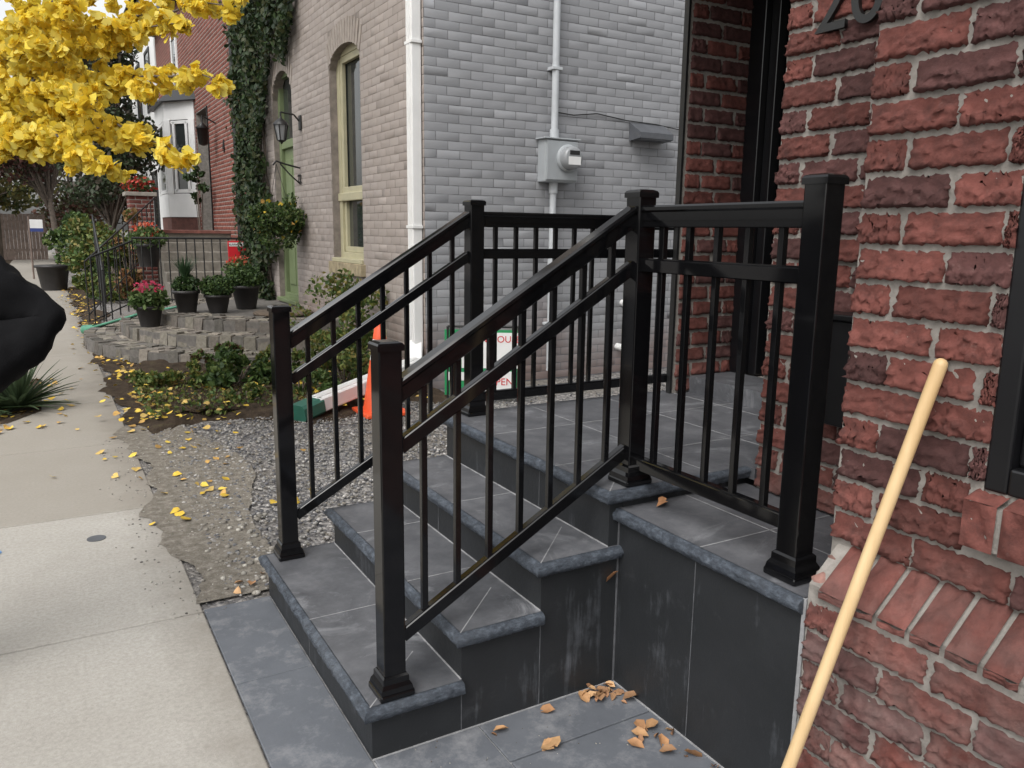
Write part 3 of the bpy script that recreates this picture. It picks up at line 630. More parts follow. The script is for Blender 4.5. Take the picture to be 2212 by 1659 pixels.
# ------------------------------------------------------------------ cobbled terrace
ct=empty('cobblestone_terrace'); mb=MB(); cx,cy=2.5,9.9
tiers=[(2.85,3.15,0,.16),(2.4,2.65,.16,.31),(2.0,2.15,.31,.45)]
for ax,ay,z0,z1_ in tiers:
    K=48; ring=[(cx-ax*math.cos(t),cy+ay*math.sin(t)) for t in np.linspace(-math.pi/2,math.pi/2,K)]
    V=[(x,y,z1_-.012) for x,y in ring]+[(x,y,z0-.01) for x,y in ring]
    mb.add(V,[tuple(range(K))]+[(i,i+1,i+1+K,i+K) for i in range(K-1)])
mb.make('terrace_body',M_plain('terrace_mortar',(.12,.11,.10),.95,.3,14,.8),ct)
mb=MB(); CC=[]
for ax,ay,z0,z1_ in tiers:
    def cob(ra,rb,za,zb,per=.15):
        nst=int(math.pi*((ax-ra)+(ay-rb))/2/per)
        for i in range(nst):
            t0=-math.pi/2+math.pi*i/nst; t1=t0+math.pi/nst*rng.uniform(.82,.93); j=rng.normal(0,.012)
            V=[]
            for z in (za,zb+rng.normal(0,.008)):
                for rr_,t in ((ra,t0),(ra,t1),(rb,t1),(rb,t0)):
                    q=rr_+(.018 if z!=za and rr_==ra and za<z0+.1 else 0)+j*(rr_==ra); tt=t+rng.normal(0,.003); V.append((cx-(ax-q)*math.cos(tt),cy+(ay-q)*math.sin(tt),z))
            mb.add(V,[(0,1,5,4),(1,2,6,5),(2,3,7,6),(3,0,4,7),(4,5,6,7)])
            c=np.array([(.17,.15,.13),(.22,.20,.165),(.13,.12,.105),(.25,.22,.185)][rng.integers(4)])*rng.uniform(.75,1.2)*(.8 if za<z0+.1 else 1.1); CC.append(np.tile(c,(8,1)))
    cob(-.012,.13,z0-.005,z1_)
    for q in (.14,.26,.38): cob(q,q+.11,z1_-.03,z1_-.002)
o=mesh_np('cobbles',np.array(mb.v),[tuple(f) for f in mb.f],M_cobble,ct,np.concatenate(CC))
bv=o.modifiers.new('bevel','BEVEL'); bv.width=.018; bv.segments=3; bv.limit_method='ANGLE'
def pot(x,y,z,r,h,kind):
    e=empty('potted_plant',(x,y,z)); MB().lathe((x,y,z),[(r*.68,0),(r*.95,h*.85),(r*1.05,h*.86),(r*1.05,h),(r*.9,h),(r*.88,h*.9)],20).make('pot',M_pot,e)
    if kind=='ball': leaves('foliage',blob((x,y,z+h+.10),(r*1.35,r*1.35,r*.95),1500,.3),.045,M_leafg,[(.03,.06,.02),(.05,.09,.025),(.075,.12,.035)],e)
    if kind=='grass':
        V=[];F=[]
        for i in range(160):
            a_=rng.uniform(0,6.28);l=rng.uniform(.3,.5);s=rng.uniform(.1,.45); b0=np.array([x,y,z+h]); dr=np.array([math.cos(a_),math.sin(a_),0]); sd_=np.array([-dr[1],dr[0],0])*.006
            p1=b0+dr*s*l*.4+np.array([0,0,l*.6]); p2=b0+dr*s*l*1.3+np.array([0,0,l]); k=len(V); V+= [b0-sd_,b0+sd_,p1+sd_,p1-sd_,p2]; F+=[(k,k+1,k+2,k+3),(k+3,k+2,k+4)]
        mesh_np('foliage',np.array(V),F,M_leafg,e,np.tile([.04,.08,.035],(len(V),1)))
        leaves('foliage_base',blob((x,y,z+h+.08),(r*1.1,r*1.1,r*.8),700,.2),.05,M_leafg,[(.03,.06,.02),(.05,.09,.025)],e)
    if kind=='ger':
        leaves('foliage',blob((x,y,z+h+.08),(r*1.5,r*1.5,r),600,.3),.07,M_leafg,[(.05,.09,.025),(.08,.13,.04),(.12,.17,.06)],e)
        leaves('blooms',blob((x,y,z+h+.22),(r*1.1,r*1.1,r*.7),70,.5),.05,M_leafy,[(.6,.05,.12),(.65,.12,.2)] if z<.4 else [(.6,.08,.04),(.65,.2,.12)],e,'fan')
pot(.40,9.25,.31,.17,.27,'ger'); pot(.89,9.45,.45,.17,.30,'grass'); pot(1.27,9.35,.45,.17,.24,'ball'); pot(1.74,9.8,.45,.20,.33,'ball')
hs_=empty('garden_hose'); mb=MB(); mb.beam((-.22,11.0,.12),(.35,10.3,.36),.13,.03,b=.01); mb.beam((.33,10.32,.36),(.85,9.85,.50),.12,.03,b=.01); mb.cyl((-.3,11.1,.09),(-.17,10.94,.11),.07); mb.make('flat_hose',M_plain('green_plastic_sheet',(.06,.22,.14),.4,.2,6,.2),hs_)
mb=MB(); mb.lathe((2.0,8.75,.45),[(.38,0),(.4,.02),(.37,.04),(.2,.045),(0,.045)],20); mb.make('door_mat',M_plain('coir',(.10,.075,.055),1,.4,40,1))

# ------------------------------------------------------------------ plants in bed
def bush(name,c,r,n,size,cols,kind='oval',nc=12,cr=None,parent=None):
    e=empty(name,(c[0],c[1],0)); cr=cr or min(r)*.45
    P=clumps(c,r,nc,cr,n); P[:,2]=np.maximum(P[:,2],.03)
    leaves('foliage',P,size,M_leafg,cols,e,kind); mb=MB()
    for k in range(7):
        q=blob(c,np.array(r)*.6,1)[0]; mb.tube([(c[0]+rng.normal(0,.03),c[1]+rng.normal(0,.03),0),(c[0]*.5+q[0]*.5,c[1]*.5+q[1]*.5,q[2]*.6),tuple(q)],.008,5)
    mb.make('stems',M_bark,e); return e
G1=[(.05,.09,.025),(.08,.13,.035),(.11,.15,.04)]; G2=[(.12,.15,.04),(.17,.19,.05),(.2,.17,.05)]; G3=[(.03,.055,.02),(.045,.08,.025)]
bush('garden_shrub',(.80,5.9,.20),(.40,.34,.20),1600,.07,G3+G1,nc=18)
bush('garden_shrub',(.25,6.3,.14),(.34,.30,.13),1100,.055,G2+G1)
bush('garden_shrub',(1.35,6.4,.20),(.34,.32,.18),1200,.055,G2+G1)
bush('garden_shrub',(1.98,6.3,.55),(.45,.6,.55),3400,.05,G2+G1,nc=22)
bush('garden_shrub',(1.75,5.5,.33),(.36,.4,.30),1800,.045,G2+G1,nc=16)
bush('garden_shrub',(1.25,5.3,.16),(.32,.34,.18),1200,.055,G1)
bush('garden_shrub',(.75,5.2,.09),(.26,.3,.11),800,.05,G1+G2)
bush('garden_shrub',(.80,6.75,.26),(.30,.22,.12),800,.05,[(.10,.05,.035),(.13,.08,.04)]+G1)
leaves('ground_cover',np.stack([rng.uniform(-.1,2.3,4800),rng.uniform(4.85,6.8,4800),rng.uniform(.03,.10,4800)],1),.042,M_leafg,G1+G2+[(.16,.12,.05),(.09,.06,.035)])
def blades(name,c,n,L,wd,col):
    V=[];F=[]
    for i in range(n):
        a_=rng.uniform(0,6.28); el_=rng.uniform(.15,1.3); l=L*rng.uniform(.7,1.1); dr=np.array([math.cos(a_)*math.cos(el_),math.sin(a_)*math.cos(el_),math.sin(el_)]); sd_=np.array([-math.sin(a_),math.cos(a_),0])
        k=len(V)
        for j in range(5):
            t=j/4; p=np.array(c)+dr*l*t+np.array([0,0,-.25*l*t*t*math.cos(el_)]); w_=wd*(1-t**2)+.002; V+=[p-sd_*w_,p+np.array([0,0,-w_*.6]),p+sd_*w_]
        for j in range(4):
            b=k+j*3; F+=[(b,b+1,b+4,b+3),(b+1,b+2,b+5,b+4)]
    cc=np.array(col)*rng.uniform(.7,1.3,(len(V),1)); return mesh_np(name,np.array(V),F,M_leafg,None,cc)
blades('yucca_plant',(-1.03,5.9,.03),110,.55,.02,(.06,.09,.045)); blades('yucca_plant',(-1.35,5.8,.03),70,.45,.02,(.05,.085,.035))
N=60; x=rng.normal(.05,.26,N); y=rng.uniform(2.4,5,N)
P=np.concatenate([np.stack([x,y,np.full(N,.012)],1),np.stack([rng.normal(-.05,.15,130),rng.uniform(4.8,8.5,130),np.full(130,.05)],1),np.stack([rng.uniform(-.1,2.3,240),rng.uniform(4.5,7.0,240),rng.uniform(.06,.13,240)],1),np.stack([rng.normal(-1.0,.18,80),rng.uniform(5,7.5,80),np.full(80,.012)],1),np.stack([rng.normal(-.2,.13,260),rng.uniform(8,22,260),np.full(260,.012)],1),np.array([(-1.02,.9,.01),(-.5,4.1,.012),(-.62,4.9,.012),(-.8,3.6,.012)])])
leaves('fallen_yellow_leaves',P,.055,M_leafd,[(.60,.40,.05),(.66,.48,.08),(.52,.36,.11),(.45,.27,.08)],None,'fan',nrm=(0,0,4))
P=np.array([(.86,-.03),(.83,-.05),(.87,-.08),(.80,-.02),(.84,-.09),(.88,-.13),(.79,-.08),(.75,-.05),(.77,-.03),(.82,-.03),(.85,-.05),(.81,-.06),(.87,-.04),(.78,-.05),(.51,-.21),(.78,-.30),(.74,-.33),(.83,-.36),(.80,-.41),(.86,-.46),(.60,-.05),(.88,-.33),(.4,-.07),(.87,-.55),(.84,-.29),(.81,-.27),(-.12,1.36),(-.09,1.45),(.02,1.5),(-.05,1.4),(.1,1.6)])
leaves('fallen_brown_leaves',np.column_stack([P,rng.uniform(.005,.016,len(P))]),.050,M_leafd,[(.36,.19,.09),(.44,.25,.12),(.30,.17,.09),(.50,.31,.16)],None,'oval',nrm=(0,0,2.8),svar=.45,curl=2.2)
leaves('fallen_brown_leaves',np.column_stack([P[:26]+rng.normal(0,.02,(26,2)),rng.uniform(.004,.012,26)]),.022,M_leafd,[(.32,.17,.09),(.25,.14,.08)],None,'oval',nrm=(0,0,1.6),svar=.5,curl=3)
leaves('fallen_brown_leaves',np.array([(.505,-.205,.012)]),.075,M_leafd,[(.55,.33,.16)],None,'fan',nrm=(0,0,5),svar=.01)
leaves('fallen_brown_leaves',np.array([(1.03,-.07,zsl+.012),(1.05,-.05,zsl+.016),(.875,-.02,.42)]),.05,M_leafd,[(.42,.21,.10)],None,'oval',nrm=(0,0,3),curl=2)

# ------------------------------------------------------------------ cone, sign, pole
co=empty('traffic_cone'); cx_,cy_=1.72,4.42
MB().bbox(cx_-.2,cx_+.2,cy_-.2,cy_+.2,.0,.035,.01).make('base',M_orange,co)
def rz(z): return .155-(.155-.032)*z/.80
def cseg(a_,b_): return MB().lathe((cx_,cy_,.035),[(rz(a_),a_),(rz(b_),b_)],28)
cseg(0,.44).make('cone_body',M_orange,co); cseg(.44,.62).make('white_band',M_white,co); MB().lathe((cx_,cy_,.035),[(rz(.62),.62),(rz(.8),.8),(.02,.80)],28).make('cone_top',M_orange,co)
sg=empty('open_house_sign',(2.75,4.45,0)); ang=math.radians(-30); Rz=Matrix.Rotation(ang,4,'Z')
def smake(mb,name,mat):
    mb.v=[tuple((Rz@Vector(v))+Vector((2.75,4.45,0))) for v in mb.v]; return mb.make(name,mat,sg)
smake(MB().box(-.36,.36,-.006,.006,.06,.68),'board',M_sgreen)
smake(MB().box(-.20,.335,-.010,-.007,.32,.655),'white_panel',M_white); smake(MB().box(.02,.31,-.010,-.007,.10,.29),'lower_white_panel',M_white); smake(MB().box(-.33,-.17,-.010,-.007,.20,.28),'side_stripe',M_white)
smake(MB().cyl((-.33,.0,0),(-.33,.0,.71),.012).cyl((.33,.0,0),(.33,.0,.71),.012).cyl((-.33,.0,.71),(.33,.0,.71),.012),'frame',M_dark)
def st(b,s,x,z,m):
    p=(Rz@Vector((x,-.012,z)))+Vector((2.75,4.45,0)); text(b,s,p,(math.pi/2,0,ang),m,sg,.001)
st('OPEN HOUSE',.088,-.19,.565,M_red); st('Di   El',.11,-.16,.42,M_txtk); st('OPEN',.095,.04,.16,M_red)
pl=MB(); a_=Vector((.675,-.872,.0)); b_=Vector((.97,-1.037,1.30)); pl.cyl(a_,b_,.0155,n=20); dd=(b_-a_).normalized()
for k in range(4): 
    t0,t1=k/4,(k+1)/4; pl.cyl(b_+dd*.015*math.sin(t0*1.57),b_+dd*.015*math.sin(t1*1.57),.0155*math.cos(t0*1.57),.0155*math.cos(t1*1.5),n=20)
pl.make('wooden_pole',M_wood)

# ------------------------------------------------------------------ house number 4 and beyond
h4=empty('brick_house',(2.9,14,0)); HX=2.9; HY=12.75; RB=(.18,.062,.046)
mb=MB(); mb.box(HX,10,HY,18.6,-.01,7.5); mb.box(HX,10,20.2,27,-.01,7.5); mb.box(HX+.5,10,18.6,20.2,-.01,7.5); mb.box(HX,HX+.5,18.6,20.2,4.4,7.5); mb.box(HX,HX+.5,18.6,20.2,-.01,1.5); mb.make('wall_core',M_mortar,h4)
bricks('brickwork',(HX,HY,0),(0,1,0),(-1,0,0),14.2,7.5,.27,.09,.012,M_brick_far,h4,RB,[rex(5.85,7.45,1.5,4.4),rex(9.8,10.7,5.0,6.8)],3,3,.004,0,21,.2)
mb=MB(); fr(mb,18.6,20.2,1.5,4.4,.12,HX+.3,HX+.45); mb.bbox(HX+.4,HX+.48,18.72,20.08,1.62,4.28,.01); mb.bbox(HX-.03,HX+.3,18.55,18.6,1.5,4.4,.004); mb.make('black_door',M_doorb,h4)
mb=MB(); fr(mb,22.55,23.45,5.0,6.8,.1,HX-.05,HX+.05); mb.make('upper_window_frame',M_white,h4); MB().box(HX-.02,HX,22.65,23.35,5.1,6.7).make('upper_pane',M_glass,h4)
bp_=[(2.9,20.35),(2.3,21.2),(2.3,23.0),(2.9,23.8)]
mb=MB(); g=MB()
for (p,q) in zip(bp_[:-1],bp_[1:]):
    p=Vector((*p,0));q=Vector((*q,0)); dd=(q-p); L=dd.length; dd.normalize(); nrm=Vector((-dd.y,dd.x,0))
    def fb(s0,s1,z0,z1_,o0=0,o1=.05): 
        A=p+dd*s0;B=p+dd*s1; V=[A+nrm*o0,B+nrm*o0,B+nrm*o1,A+nrm*o1]; V=[(v.x,v.y,z) for z in (z0,z1_) for v in V]
        mb.add(V,[(0,1,2,3),(4,7,6,5),(0,4,5,1),(1,5,6,2),(2,6,7,3),(3,7,4,0)])
    fb(0,L,1.85,2.45,-.02,.03); fb(0,L,4.3,4.75,-.02,.03); fb(0,.20,2.45,4.3,-.02,.05); fb(L-.20,L,2.45,4.3,-.02,.05)
    fb(.26,.34,2.5,4.25,0,.035); fb(L-.34,L-.26,2.5,4.25,0,.035); fb(.22,L-.22,2.47,2.56,0,.035); fb(.22,L-.22,4.2,4.28,0,.035); 
    A=p+dd*.1;B=p+dd*(L-.1); g.add([(A.x,A.y,2.45),(B.x,B.y,2.45),(B.x,B.y,4.3),(A.x,A.y,4.3)],[(0,1,2,3)])
mb.make('bay_window_frame',M_white,h4); g.make('bay_window_pane',M_glass,h4)
V=[(x,y,z) for z in (-.01,1.85) for x,y in bp_]; MB().add(V,[(0,1,5,4),(1,2,6,5),(2,3,7,6),(4,5,6,7)]).make('bay_base',M_plain('bay_brick',(.11,.045,.035),.9,.3,8,.4),h4)
V=[(2.9,20.1,4.75),(2.1,21.1,4.75),(2.1,23.1,4.75),(2.9,24.05,4.75),(2.9,20.4,5.15),(2.6,21.3,5.15),(2.6,22.9,5.15),(2.9,23.7,5.15)]; MB().add(V,[(0,1,5,4),(1,2,6,5),(2,3,7,6),(4,5,6,7),(0,3,2,1)]).make('bay_roof',M_dark,h4)
text('4',.4,(HX-.02,16.9,3.2),(math.pi/2,0,-math.pi/2),M_dark,h4,.01,'house_number')
MB().box(HX-.3,10.3,HY,27,7.5,7.7).make('roof_edge',M_dark,h4)
MB().cyl((HX-.08,15.2,.0),(HX-.08,15.2,7.4),.055).make('drain_pipe',M_dark,h4)
wl=empty('wall_lantern',(2.6,17.6,3.6)); mb=MB(); mb.tube([(HX-.01,17.6,3.9),(2.6,17.6,4.05),(2.6,17.6,3.9)],.015); mb.lathe((2.6,17.6,3.4),[(.04,0),(.1,.03),(.13,.36),(.16,.37),(.02,.5)],6); mb.make('lantern_frame',M_dark,wl)
st4=empty('stone_stoop'); mb=MB(); mb.box(1.5,2.9,16.6,20.2,-.01,1.46)
for i in range(7): mb.bbox(1.35,2.9,16.6-.36*(i+1),16.6-.36*i,-.01,1.46-.19*(i+1)+.0,.015)
mb.make('stoop_steps',M_plain('stoop_stone',(.18,.165,.14),.9,.3,6,.5),st4)
MB().box(1.45,2.9,16.55,20.2,1.46,1.52).make('stoop_top',M_plain('stoop_brick',(.18,.07,.055),.9,.3,10,.5),st4)
pr=empty('brick_pillar',(1.1,16.5,0)); MB().box(.87,1.33,16.27,16.73,-.01,2.2).make('pillar_core',M_mortar,pr)
for O,U_,N_ in (((.87,16.27,0),(1,0,0),(0,-1,0)),((.87,16.27,0),(0,1,0),(-1,0,0))): bricks('pillar_bricks',O,U_,N_,.46,2.2,.24,.085,.012,M_brick_far,pr,(.14,.046,.038),[],3,3,.004,0,33)
MB().bbox(.8,1.4,16.2,16.8,2.2,2.28,.01).make('pillar_cap',M_plain('cap_stone',(.25,.23,.2),.9,.2,8,.3),pr)
leaves('red_flowers',blob((1.1,16.5,2.42),(.34,.34,.2),500,.2),.08,M_leafg,[(.4,.04,.03),(.5,.07,.05),(.06,.09,.03),(.05,.08,.03)],pr)
ir=empty('iron_railing'); mb=MB()
def irail(p,q,h,nb,r_=.011):
    p=Vector(p);q=Vector(q); mb.cyl(p+Vector((0,0,h)),q+Vector((0,0,h)),.018,n=6); mb.cyl(p+Vector((0,0,.12)),q+Vector((0,0,.12)),.012,n=6)
    for i in range(nb+1):
        c_=p.lerp(q,i/nb); mb.cyl(c_,c_+Vector((0,0,h)),r_,n=5)
irail((.55,12.6,.25),(2.35,12.6,.25),1.15,13); irail((-.15,13.0,0),(1.3,15.8,1.15),1.0,14); irail((-.1,12.2,0),(.55,12.6,.25),1.1,5); irail((.05,12.0,0),(.2,16.5,.9),.9,12)
mb.make('ironwork',M_dark,ir)
as_=empty('alarm_sign',(2.2,12.5,0)); mb=MB(); mb.bbox(2.03,2.38,12.44,12.455,1.02,1.36,.004); mb.make('panel',M_red,as_); MB().cyl((2.2,12.465,.3),(2.2,12.465,1.2),.012).make('stake',M_dark,as_)
MB().box(2.05,2.36,12.436,12.439,1.27,1.335).make('name_strip',M_white,as_); text('ALARMWATCH',.048,(2.205,12.434,1.285),(math.pi/2,0,0),M_txtk,as_,.001,align='CENTER')
pot(2.1,11.8,.45,.2,.35,'ger'); pot(.85,13.2,.9,.22,.4,'ger')
wh=empty('white_house',(2.9,27,0)); MB().box(2.9,10,27.3,40,-.01,9.5).make('stucco_walls',M_white,wh)
mb=MB()
for y0,z0 in ((28.5,5.5),(31.5,5.5),(28.5,1.5),(32,1.5),(35,5.5)): fr(mb,y0,y0+1.3,z0,z0+2.0,.1,2.86,2.93)
for zz in (4.6,7.9): mb.box(2.88,2.9,27.3,40,zz,zz+.15)
mb.make('dark_trim',M_dark,wh)
g=MB(); 
for y0,z0 in ((28.5,5.5),(31.5,5.5),(28.5,1.5),(32,1.5),(35,5.5)): g.box(2.885,2.895,y0+.1,y0+1.2,z0+.1,z0+1.9)
g.make('window_panes',M_glass,wh); MB().add([(2.6,27.1,9.4),(2.6,40.2,9.4),(6.5,40.2,12.5),(6.5,27.1,12.5),(10.3,27.1,9.4),(10.3,40.2,9.4)],[(0,1,2,3),(3,2,5,4),(0,3,4),(1,5,2)]).make('roof',M_dark,wh)
fe=MB()
for i in range(90): fe.box(-14+i*.15,-14+i*.15+.14,42,42.03,0,2.1+rng.uniform(-.02,.02))
fe.box(-14,-.5,42.03,42.08,.4,.5); fe.box(-14,-.5,42.03,42.08,1.7,1.8); fe.make('wooden_fence',M_fence)
rs=empty('real_estate_sign',(-.8,26,0)); MB().cyl((-1.02,26,0),(-1.02,26,1.85),.025).make('post',M_fence,rs); MB().bbox(-1.0,-.66,25.98,26.02,1.40,1.75,.01).make('panel',M_white,rs); MB().box(-1.0,-.66,25.972,25.979,1.40,1.50).make('blue_stripe',M_plain('blue_paint',(.03,.05,.2),.5,.1,4,0),rs)
MB().lathe((-.55,21,0),[(.28,0),(.36,.55),(.40,.56),(.40,.62),(.34,.62)],20).make('planter',M_pot)

# ------------------------------------------------------------------ trees & bushes
def tree(name,base,h,crown,nc,cr,n,size,cols,tr=.12,kind='oval'):
    e=empty(name,base); mb=MB(); c=Vector(crown[0]); mb.cyl(base,(c.x*.5+base[0]*.5,c.y*.5+base[1]*.5,h),tr,tr*.6,10)
    cs=blob(crown[0],crown[1],nc,.25)
    for q in cs: mb.cyl((c.x*.5+base[0]*.5,c.y*.5+base[1]*.5,h*rng.uniform(.7,1)),tuple(q),tr*.35,.01,6,False)
    mb.make('trunk_and_limbs',M_bark,e)
    P=np.concatenate([blob(x,np.array([cr,cr,cr*.75])*rng.uniform(.6,1.3),n//nc,.15) for x in cs]); leaves('crown',P,size,M_leafg,cols,e,kind)
tree('evergreen_tree',(.8,20,0),2,((.75,20,3.9),(1.1,1.6,2.6)),30,.5,12000,.11,[(.03,.045,.022),(.045,.065,.03),(.06,.05,.035)])
tree('maple_tree',(-.2,30,0),3,((-.6,31,5.8),(2.6,3,3.2)),34,.8,12000,.16,[(.07,.03,.025),(.10,.045,.035),(.05,.05,.025)])
tree('street_tree',(-3,38,0),3,((-3,40,5.5),(4,4,4)),34,1.1,10000,.22,[(.06,.08,.03),(.10,.10,.035),(.16,.14,.04)])
tree('street_tree',(1.2,46,0),3,((.5,47,6),(4,4,5)),30,1.2,9000,.25,[(.10,.045,.03),(.07,.07,.03)])
bush('climbing_shrub',(.35,17.6,.9),(.75,1.3,1.0),5000,.10,G1+G2,nc=20)
bush('red_creeper',(.75,15.8,1.1),(.3,.5,.9),1800,.10,[(.25,.12,.06),(.3,.18,.08),(.10,.13,.04)],nc=14)
bush('hedge',(.3,23,1.0),(.8,2.5,1.0),5000,.12,G3+G1,nc=20)
bush('hedge',(-3.2,26,.5),(1.3,6,.7),5000,.14,G1+G2,nc=26)
bush('hedge',(-2.6,16,.45),(.5,4,.5),4000,.10,G1+G3,nc=24)
bush('green_shrub',(2.55,18.3,2.6),(.25,.3,.6),700,.08,G3)

# ginkgo tree
gk=empty('ginkgo_tree',(-1.13,6.5,0)); mb=MB()
mb.tube([(-1.13,6.5,0),(-1.14,6.45,1.2),(-1.12,6.4,2.4),(-1.15,6.5,3.6),(-1.1,6.5,5.5),(-1.15,6.5,7.2)],.10,14)
O_=np.array([-.83,3.56,2.82]); E1=np.array([.2257,-.1309,.0035]); E2=np.array([-.0215,-.0439,-.2563]); E3=np.array([.15,.95,-.02])
def Q(a_,b_,c_=0): return O_+E1*a_+E2*b_+E3*c_
limbs=[((-2.0,-.8,2.6),(1.2,-.5,.9),(5.0,.0,.0)),((-2.0,.3,2.6),(1.2,.2,.8),(3.9,.35,.1)),
 ((-2.0,.6,2.4),(1.8,1.0,.6),(4.75,1.80,-.1)),((-2.0,1.0,2.4),(1.2,1.1,.4),(3.3,1.75,.3)),
 ((-2.0,1.2,2.2),(1.2,1.7,.2),(3.85,3.45,-.2)),((-2.0,1.6,2.2),(1.0,2.1,.1),(2.7,2.9,.1)),
 ((-2.0,1.8,2.0),(.6,2.4,-.2),(2.45,3.65,-.3)),((-2.0,2.2,2.0),(.0,2.4,.0),(1.6,3.3,.2)),
 ((-2.0,2.2,1.8),(-.4,2.7,-.1),(.5,3.1,.3)),((-2.0,-1.5,2.4),(1.0,-1.2,.6),(4.4,-.9,.2)),
 ((-2.2,-2.5,2.2),(.6,-3.0,.4),(4.6,-2.2,.0)),((-2.2,-3,2.2),(-.6,-4,.2),(2.2,-4,-.6)),
 ((-2.2,0,2.2),(-2.0,-.5,-.5),(-1.6,.5,-2.0)),((-2.4,-2,2.6),(-5,-3,1.5),(-8,-1.5,1)),
 ((-2.4,-2,3),(-2,-4,5),(-1,-3,7)),((-2.0,.9,2.4),(.3,1.4,.3),(2.2,2.3,-.2)),((-2,.0,2.4),(-.3,.5,.3),(1.2,.9,.2)),
 ((-2,-1,2.4),(-.6,-.4,.6),(1.6,-.05,.2)),((-2,-.6,2.2),(.2,.1,.2),(2.9,.55,.3)),((-2,.6,2.2),(-.8,1.2,.4),(.9,1.9,.3)),((-2,-.2,2.6),(-.2,.1,1),(2.0,.3,.6))]
LP=[]
for s,v,t_ in limbs:
    s,v,t_=Q(*s),Q(*v),Q(*t_); pts_=[]
    for k in range(17):
        u=k/16; p=(1-u)**2*s+2*u*(1-u)*v+u*u*t_; p=p+rng.normal(0,.012,3); pts_.append(p)
    for k in range(16): mb.cyl(tuple(pts_[k]),tuple(pts_[k+1]),.018*(1-k/16)+.003,.018*(1-(k+1)/16)+.003,6,False)
    for k in range(3,17):
        for j in range(2):
            p=pts_[k]; dv_=rng.normal(0,1,3); dv_[2]-=.5; dv_/=np.linalg.norm(dv_); l=rng.uniform(.03,.16)*(1.25-.7*k/16)
            q=p+dv_*l; mb.cyl(tuple(p),tuple(q),.003,.002,4,False)
            LP.append(blob(q,(.052,.052,.042),18,.1)); 
        LP.append(blob(pts_[k],(.05,.05,.045),13,.1))
mb.make('trunk_and_limbs',M_bark,gk)
up_=clumps((-1.3,6.6,6.0),(2.4,2.4,1.8),60,.4,4800)
YL=[(.78,.60,.06),(.82,.66,.09),(.72,.52,.045),(.84,.72,.16)]
leaves('leaves',np.concatenate(LP),.062,M_leafy,YL,gk,'fan',droop=.8)
leaves('upper_leaves',up_,.09,M_leafy,YL,gk,'fan',droop=.8)

# ------------------------------------------------------------------ person in a black jacket
pe=empty('person',(-1.38,1.05,0))
def skin(name,chain,edges,rad,mat,root=0,sub=2,disp=0):
    me=bpy.data.meshes.new(name); me.from_pydata(chain,edges,[]); o=bpy.data.objects.new(name,me); COL.objects.link(o)
    m=o.modifiers.new('skin','SKIN'); sv=me.skin_vertices[0].data
    for i,r_ in enumerate(rad): sv[i].radius=r_ if isinstance(r_,tuple) else (r_,r_)
    sv[root].use_root=True; m.use_smooth_shade=True
    s=o.modifiers.new('sub','SUBSURF'); s.levels=sub; s.render_levels=sub; me.materials.append(mat)
    if disp:
        tx=bpy.data.textures.new('folds','CLOUDS'); tx.noise_scale=.09; dm=o.modifiers.new('folds','DISPLACE'); dm.texture=tx; dm.strength=disp; dm.mid_level=.5
    return par(o,pe)
px,py=-1.40,1.08
J=[(px,py,1.0),(px,py,1.2),(px,py-.01,1.42),(px,py-.02,1.60),(px,py-.03,1.69),
 (px+.17,py+.0,1.60),(px+.34,py-.01,1.50),(-.90,.95,1.37),(-.725,.905,1.285),(-.84,.90,1.21),(-.97,.84,1.12),(-1.15,.80,1.06),
 (px-.17,py+.0,1.60),(px-.27,py,1.40),(px-.30,py-.03,1.22),(px-.28,py-.1,.98),
 (px+.06,py,.86),(px-.06,py,.86)]
E=[(0,1),(1,2),(2,3),(3,4),(3,5),(5,6),(6,7),(7,8),(8,9),(9,10),(10,11),(3,12),(12,13),(13,14),(14,15),(0,16),(0,17)]
Rr=[(.19,.14),(.18,.13),(.20,.14),(.14,.10),.065,(.10,.10),(.11,.11),(.11,.12),(.045,.07),(.10,.12),(.095,.10),.06,(.10,.10),.085,.075,.055,(.13,.13),(.13,.13)]
skin('jacket',J,E,Rr,M_coat,sub=3,disp=.045)
skin('trousers',[(px,py,.92),(px+.1,py,.85),(px+.11,py-.02,.48),(px+.11,py+.02,.09),(px-.1,py,.85),(px-.11,py-.02,.48),(px-.11,py+.02,.09)],[(0,1),(1,2),(2,3),(0,4),(4,5),(5,6)],[.13,.10,.075,.06,.10,.075,.06],M_jean)
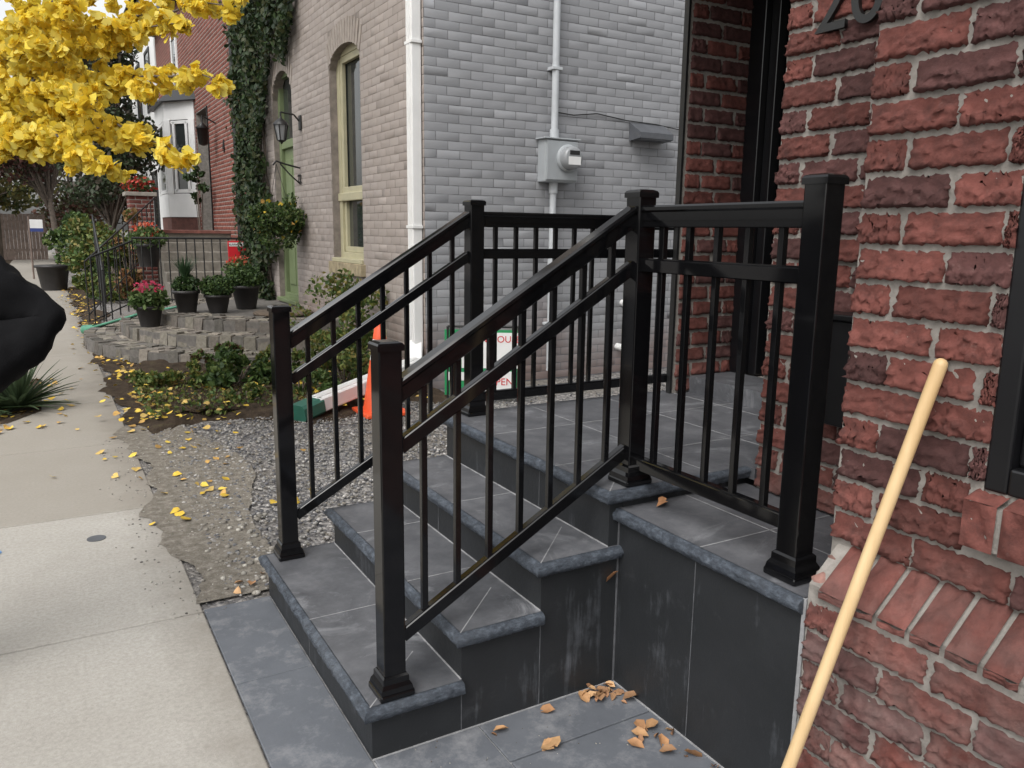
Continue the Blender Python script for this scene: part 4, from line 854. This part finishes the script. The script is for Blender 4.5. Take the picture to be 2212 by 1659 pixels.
for sx in (-.11,.11): skin('shoe',[(px+sx,py+.05,.05),(px+sx,py-.06,.05),(px+sx,py-.2,.04)],[(0,1),(1,2)],[.048,.05,.04],M_hair,1)
skin('head',[(px,py-.02,1.66),(px,py-.03,1.74),(px,py-.03,1.84),(px,py-.03,1.92)],[(0,1),(1,2),(2,3)],[.055,(.075,.085),(.085,.10),(.07,.085)],M_skin,1)
skin('hair',[(px,py+.0,1.82),(px,py-.0,1.90),(px,py-.02,1.95)],[(0,1),(1,2)],[(.088,.10),(.092,.105),(.07,.09)],M_hair,1)
skin('nose',[(px,py-.12,1.84),(px,py-.145,1.80)],[(0,1)],[.012,.016],M_skin)
for sx in (-1,1):
    skin('ear',[(px+sx*.09,py-.02,1.84),(px+sx*.095,py-.015,1.79)],[(0,1)],[.016,.012],M_skin); skin('eye',[(px+sx*.035,py-.115,1.845),(px+sx*.036,py-.118,1.845)],[(0,1)],[.009,.009],M_white)
skin('mouth',[(px-.025,py-.118,1.765),(px,py-.124,1.765),(px+.025,py-.118,1.765)],[(0,1),(1,2)],[.005,.007,.005],M_red,1)
for (hx,hy,hz),dr in (((-1.18,.79,1.045),Vector((-1,-.15,-.2))),((px-.28,py-.105,.96),Vector((.05,-.15,-1)))):
    dr.normalize(); sd_=dr.cross(Vector((0,1,.1))).normalized(); nn=dr.cross(sd_); h0=Vector((hx,hy,hz))
    skin('palm',[tuple(h0),tuple(h0+dr*.05),tuple(h0+dr*.085)],[(0,1),(1,2)],[.024,(.035,.018),(.036,.016)],M_skin)
    for k,l in enumerate((.065,.078,.072,.055)):
        o_=sd_*(-.028+.019*k); a0=h0+dr*.085+o_; skin('finger_%d'%(k+1),[tuple(a0),tuple(a0+dr*l*.45+nn*.006),tuple(a0+dr*l*.78+nn*.02),tuple(a0+dr*l*.95+nn*.036)],[(0,1),(1,2),(2,3)],[.0095,.009,.008,.007],M_skin)
    a0=h0+dr*.03-sd_*.028; skin('thumb',[tuple(a0),tuple(a0-sd_*.025+dr*.02),tuple(a0-sd_*.035+dr*.05)],[(0,1),(1,2)],[.012,.011,.009],M_skin)
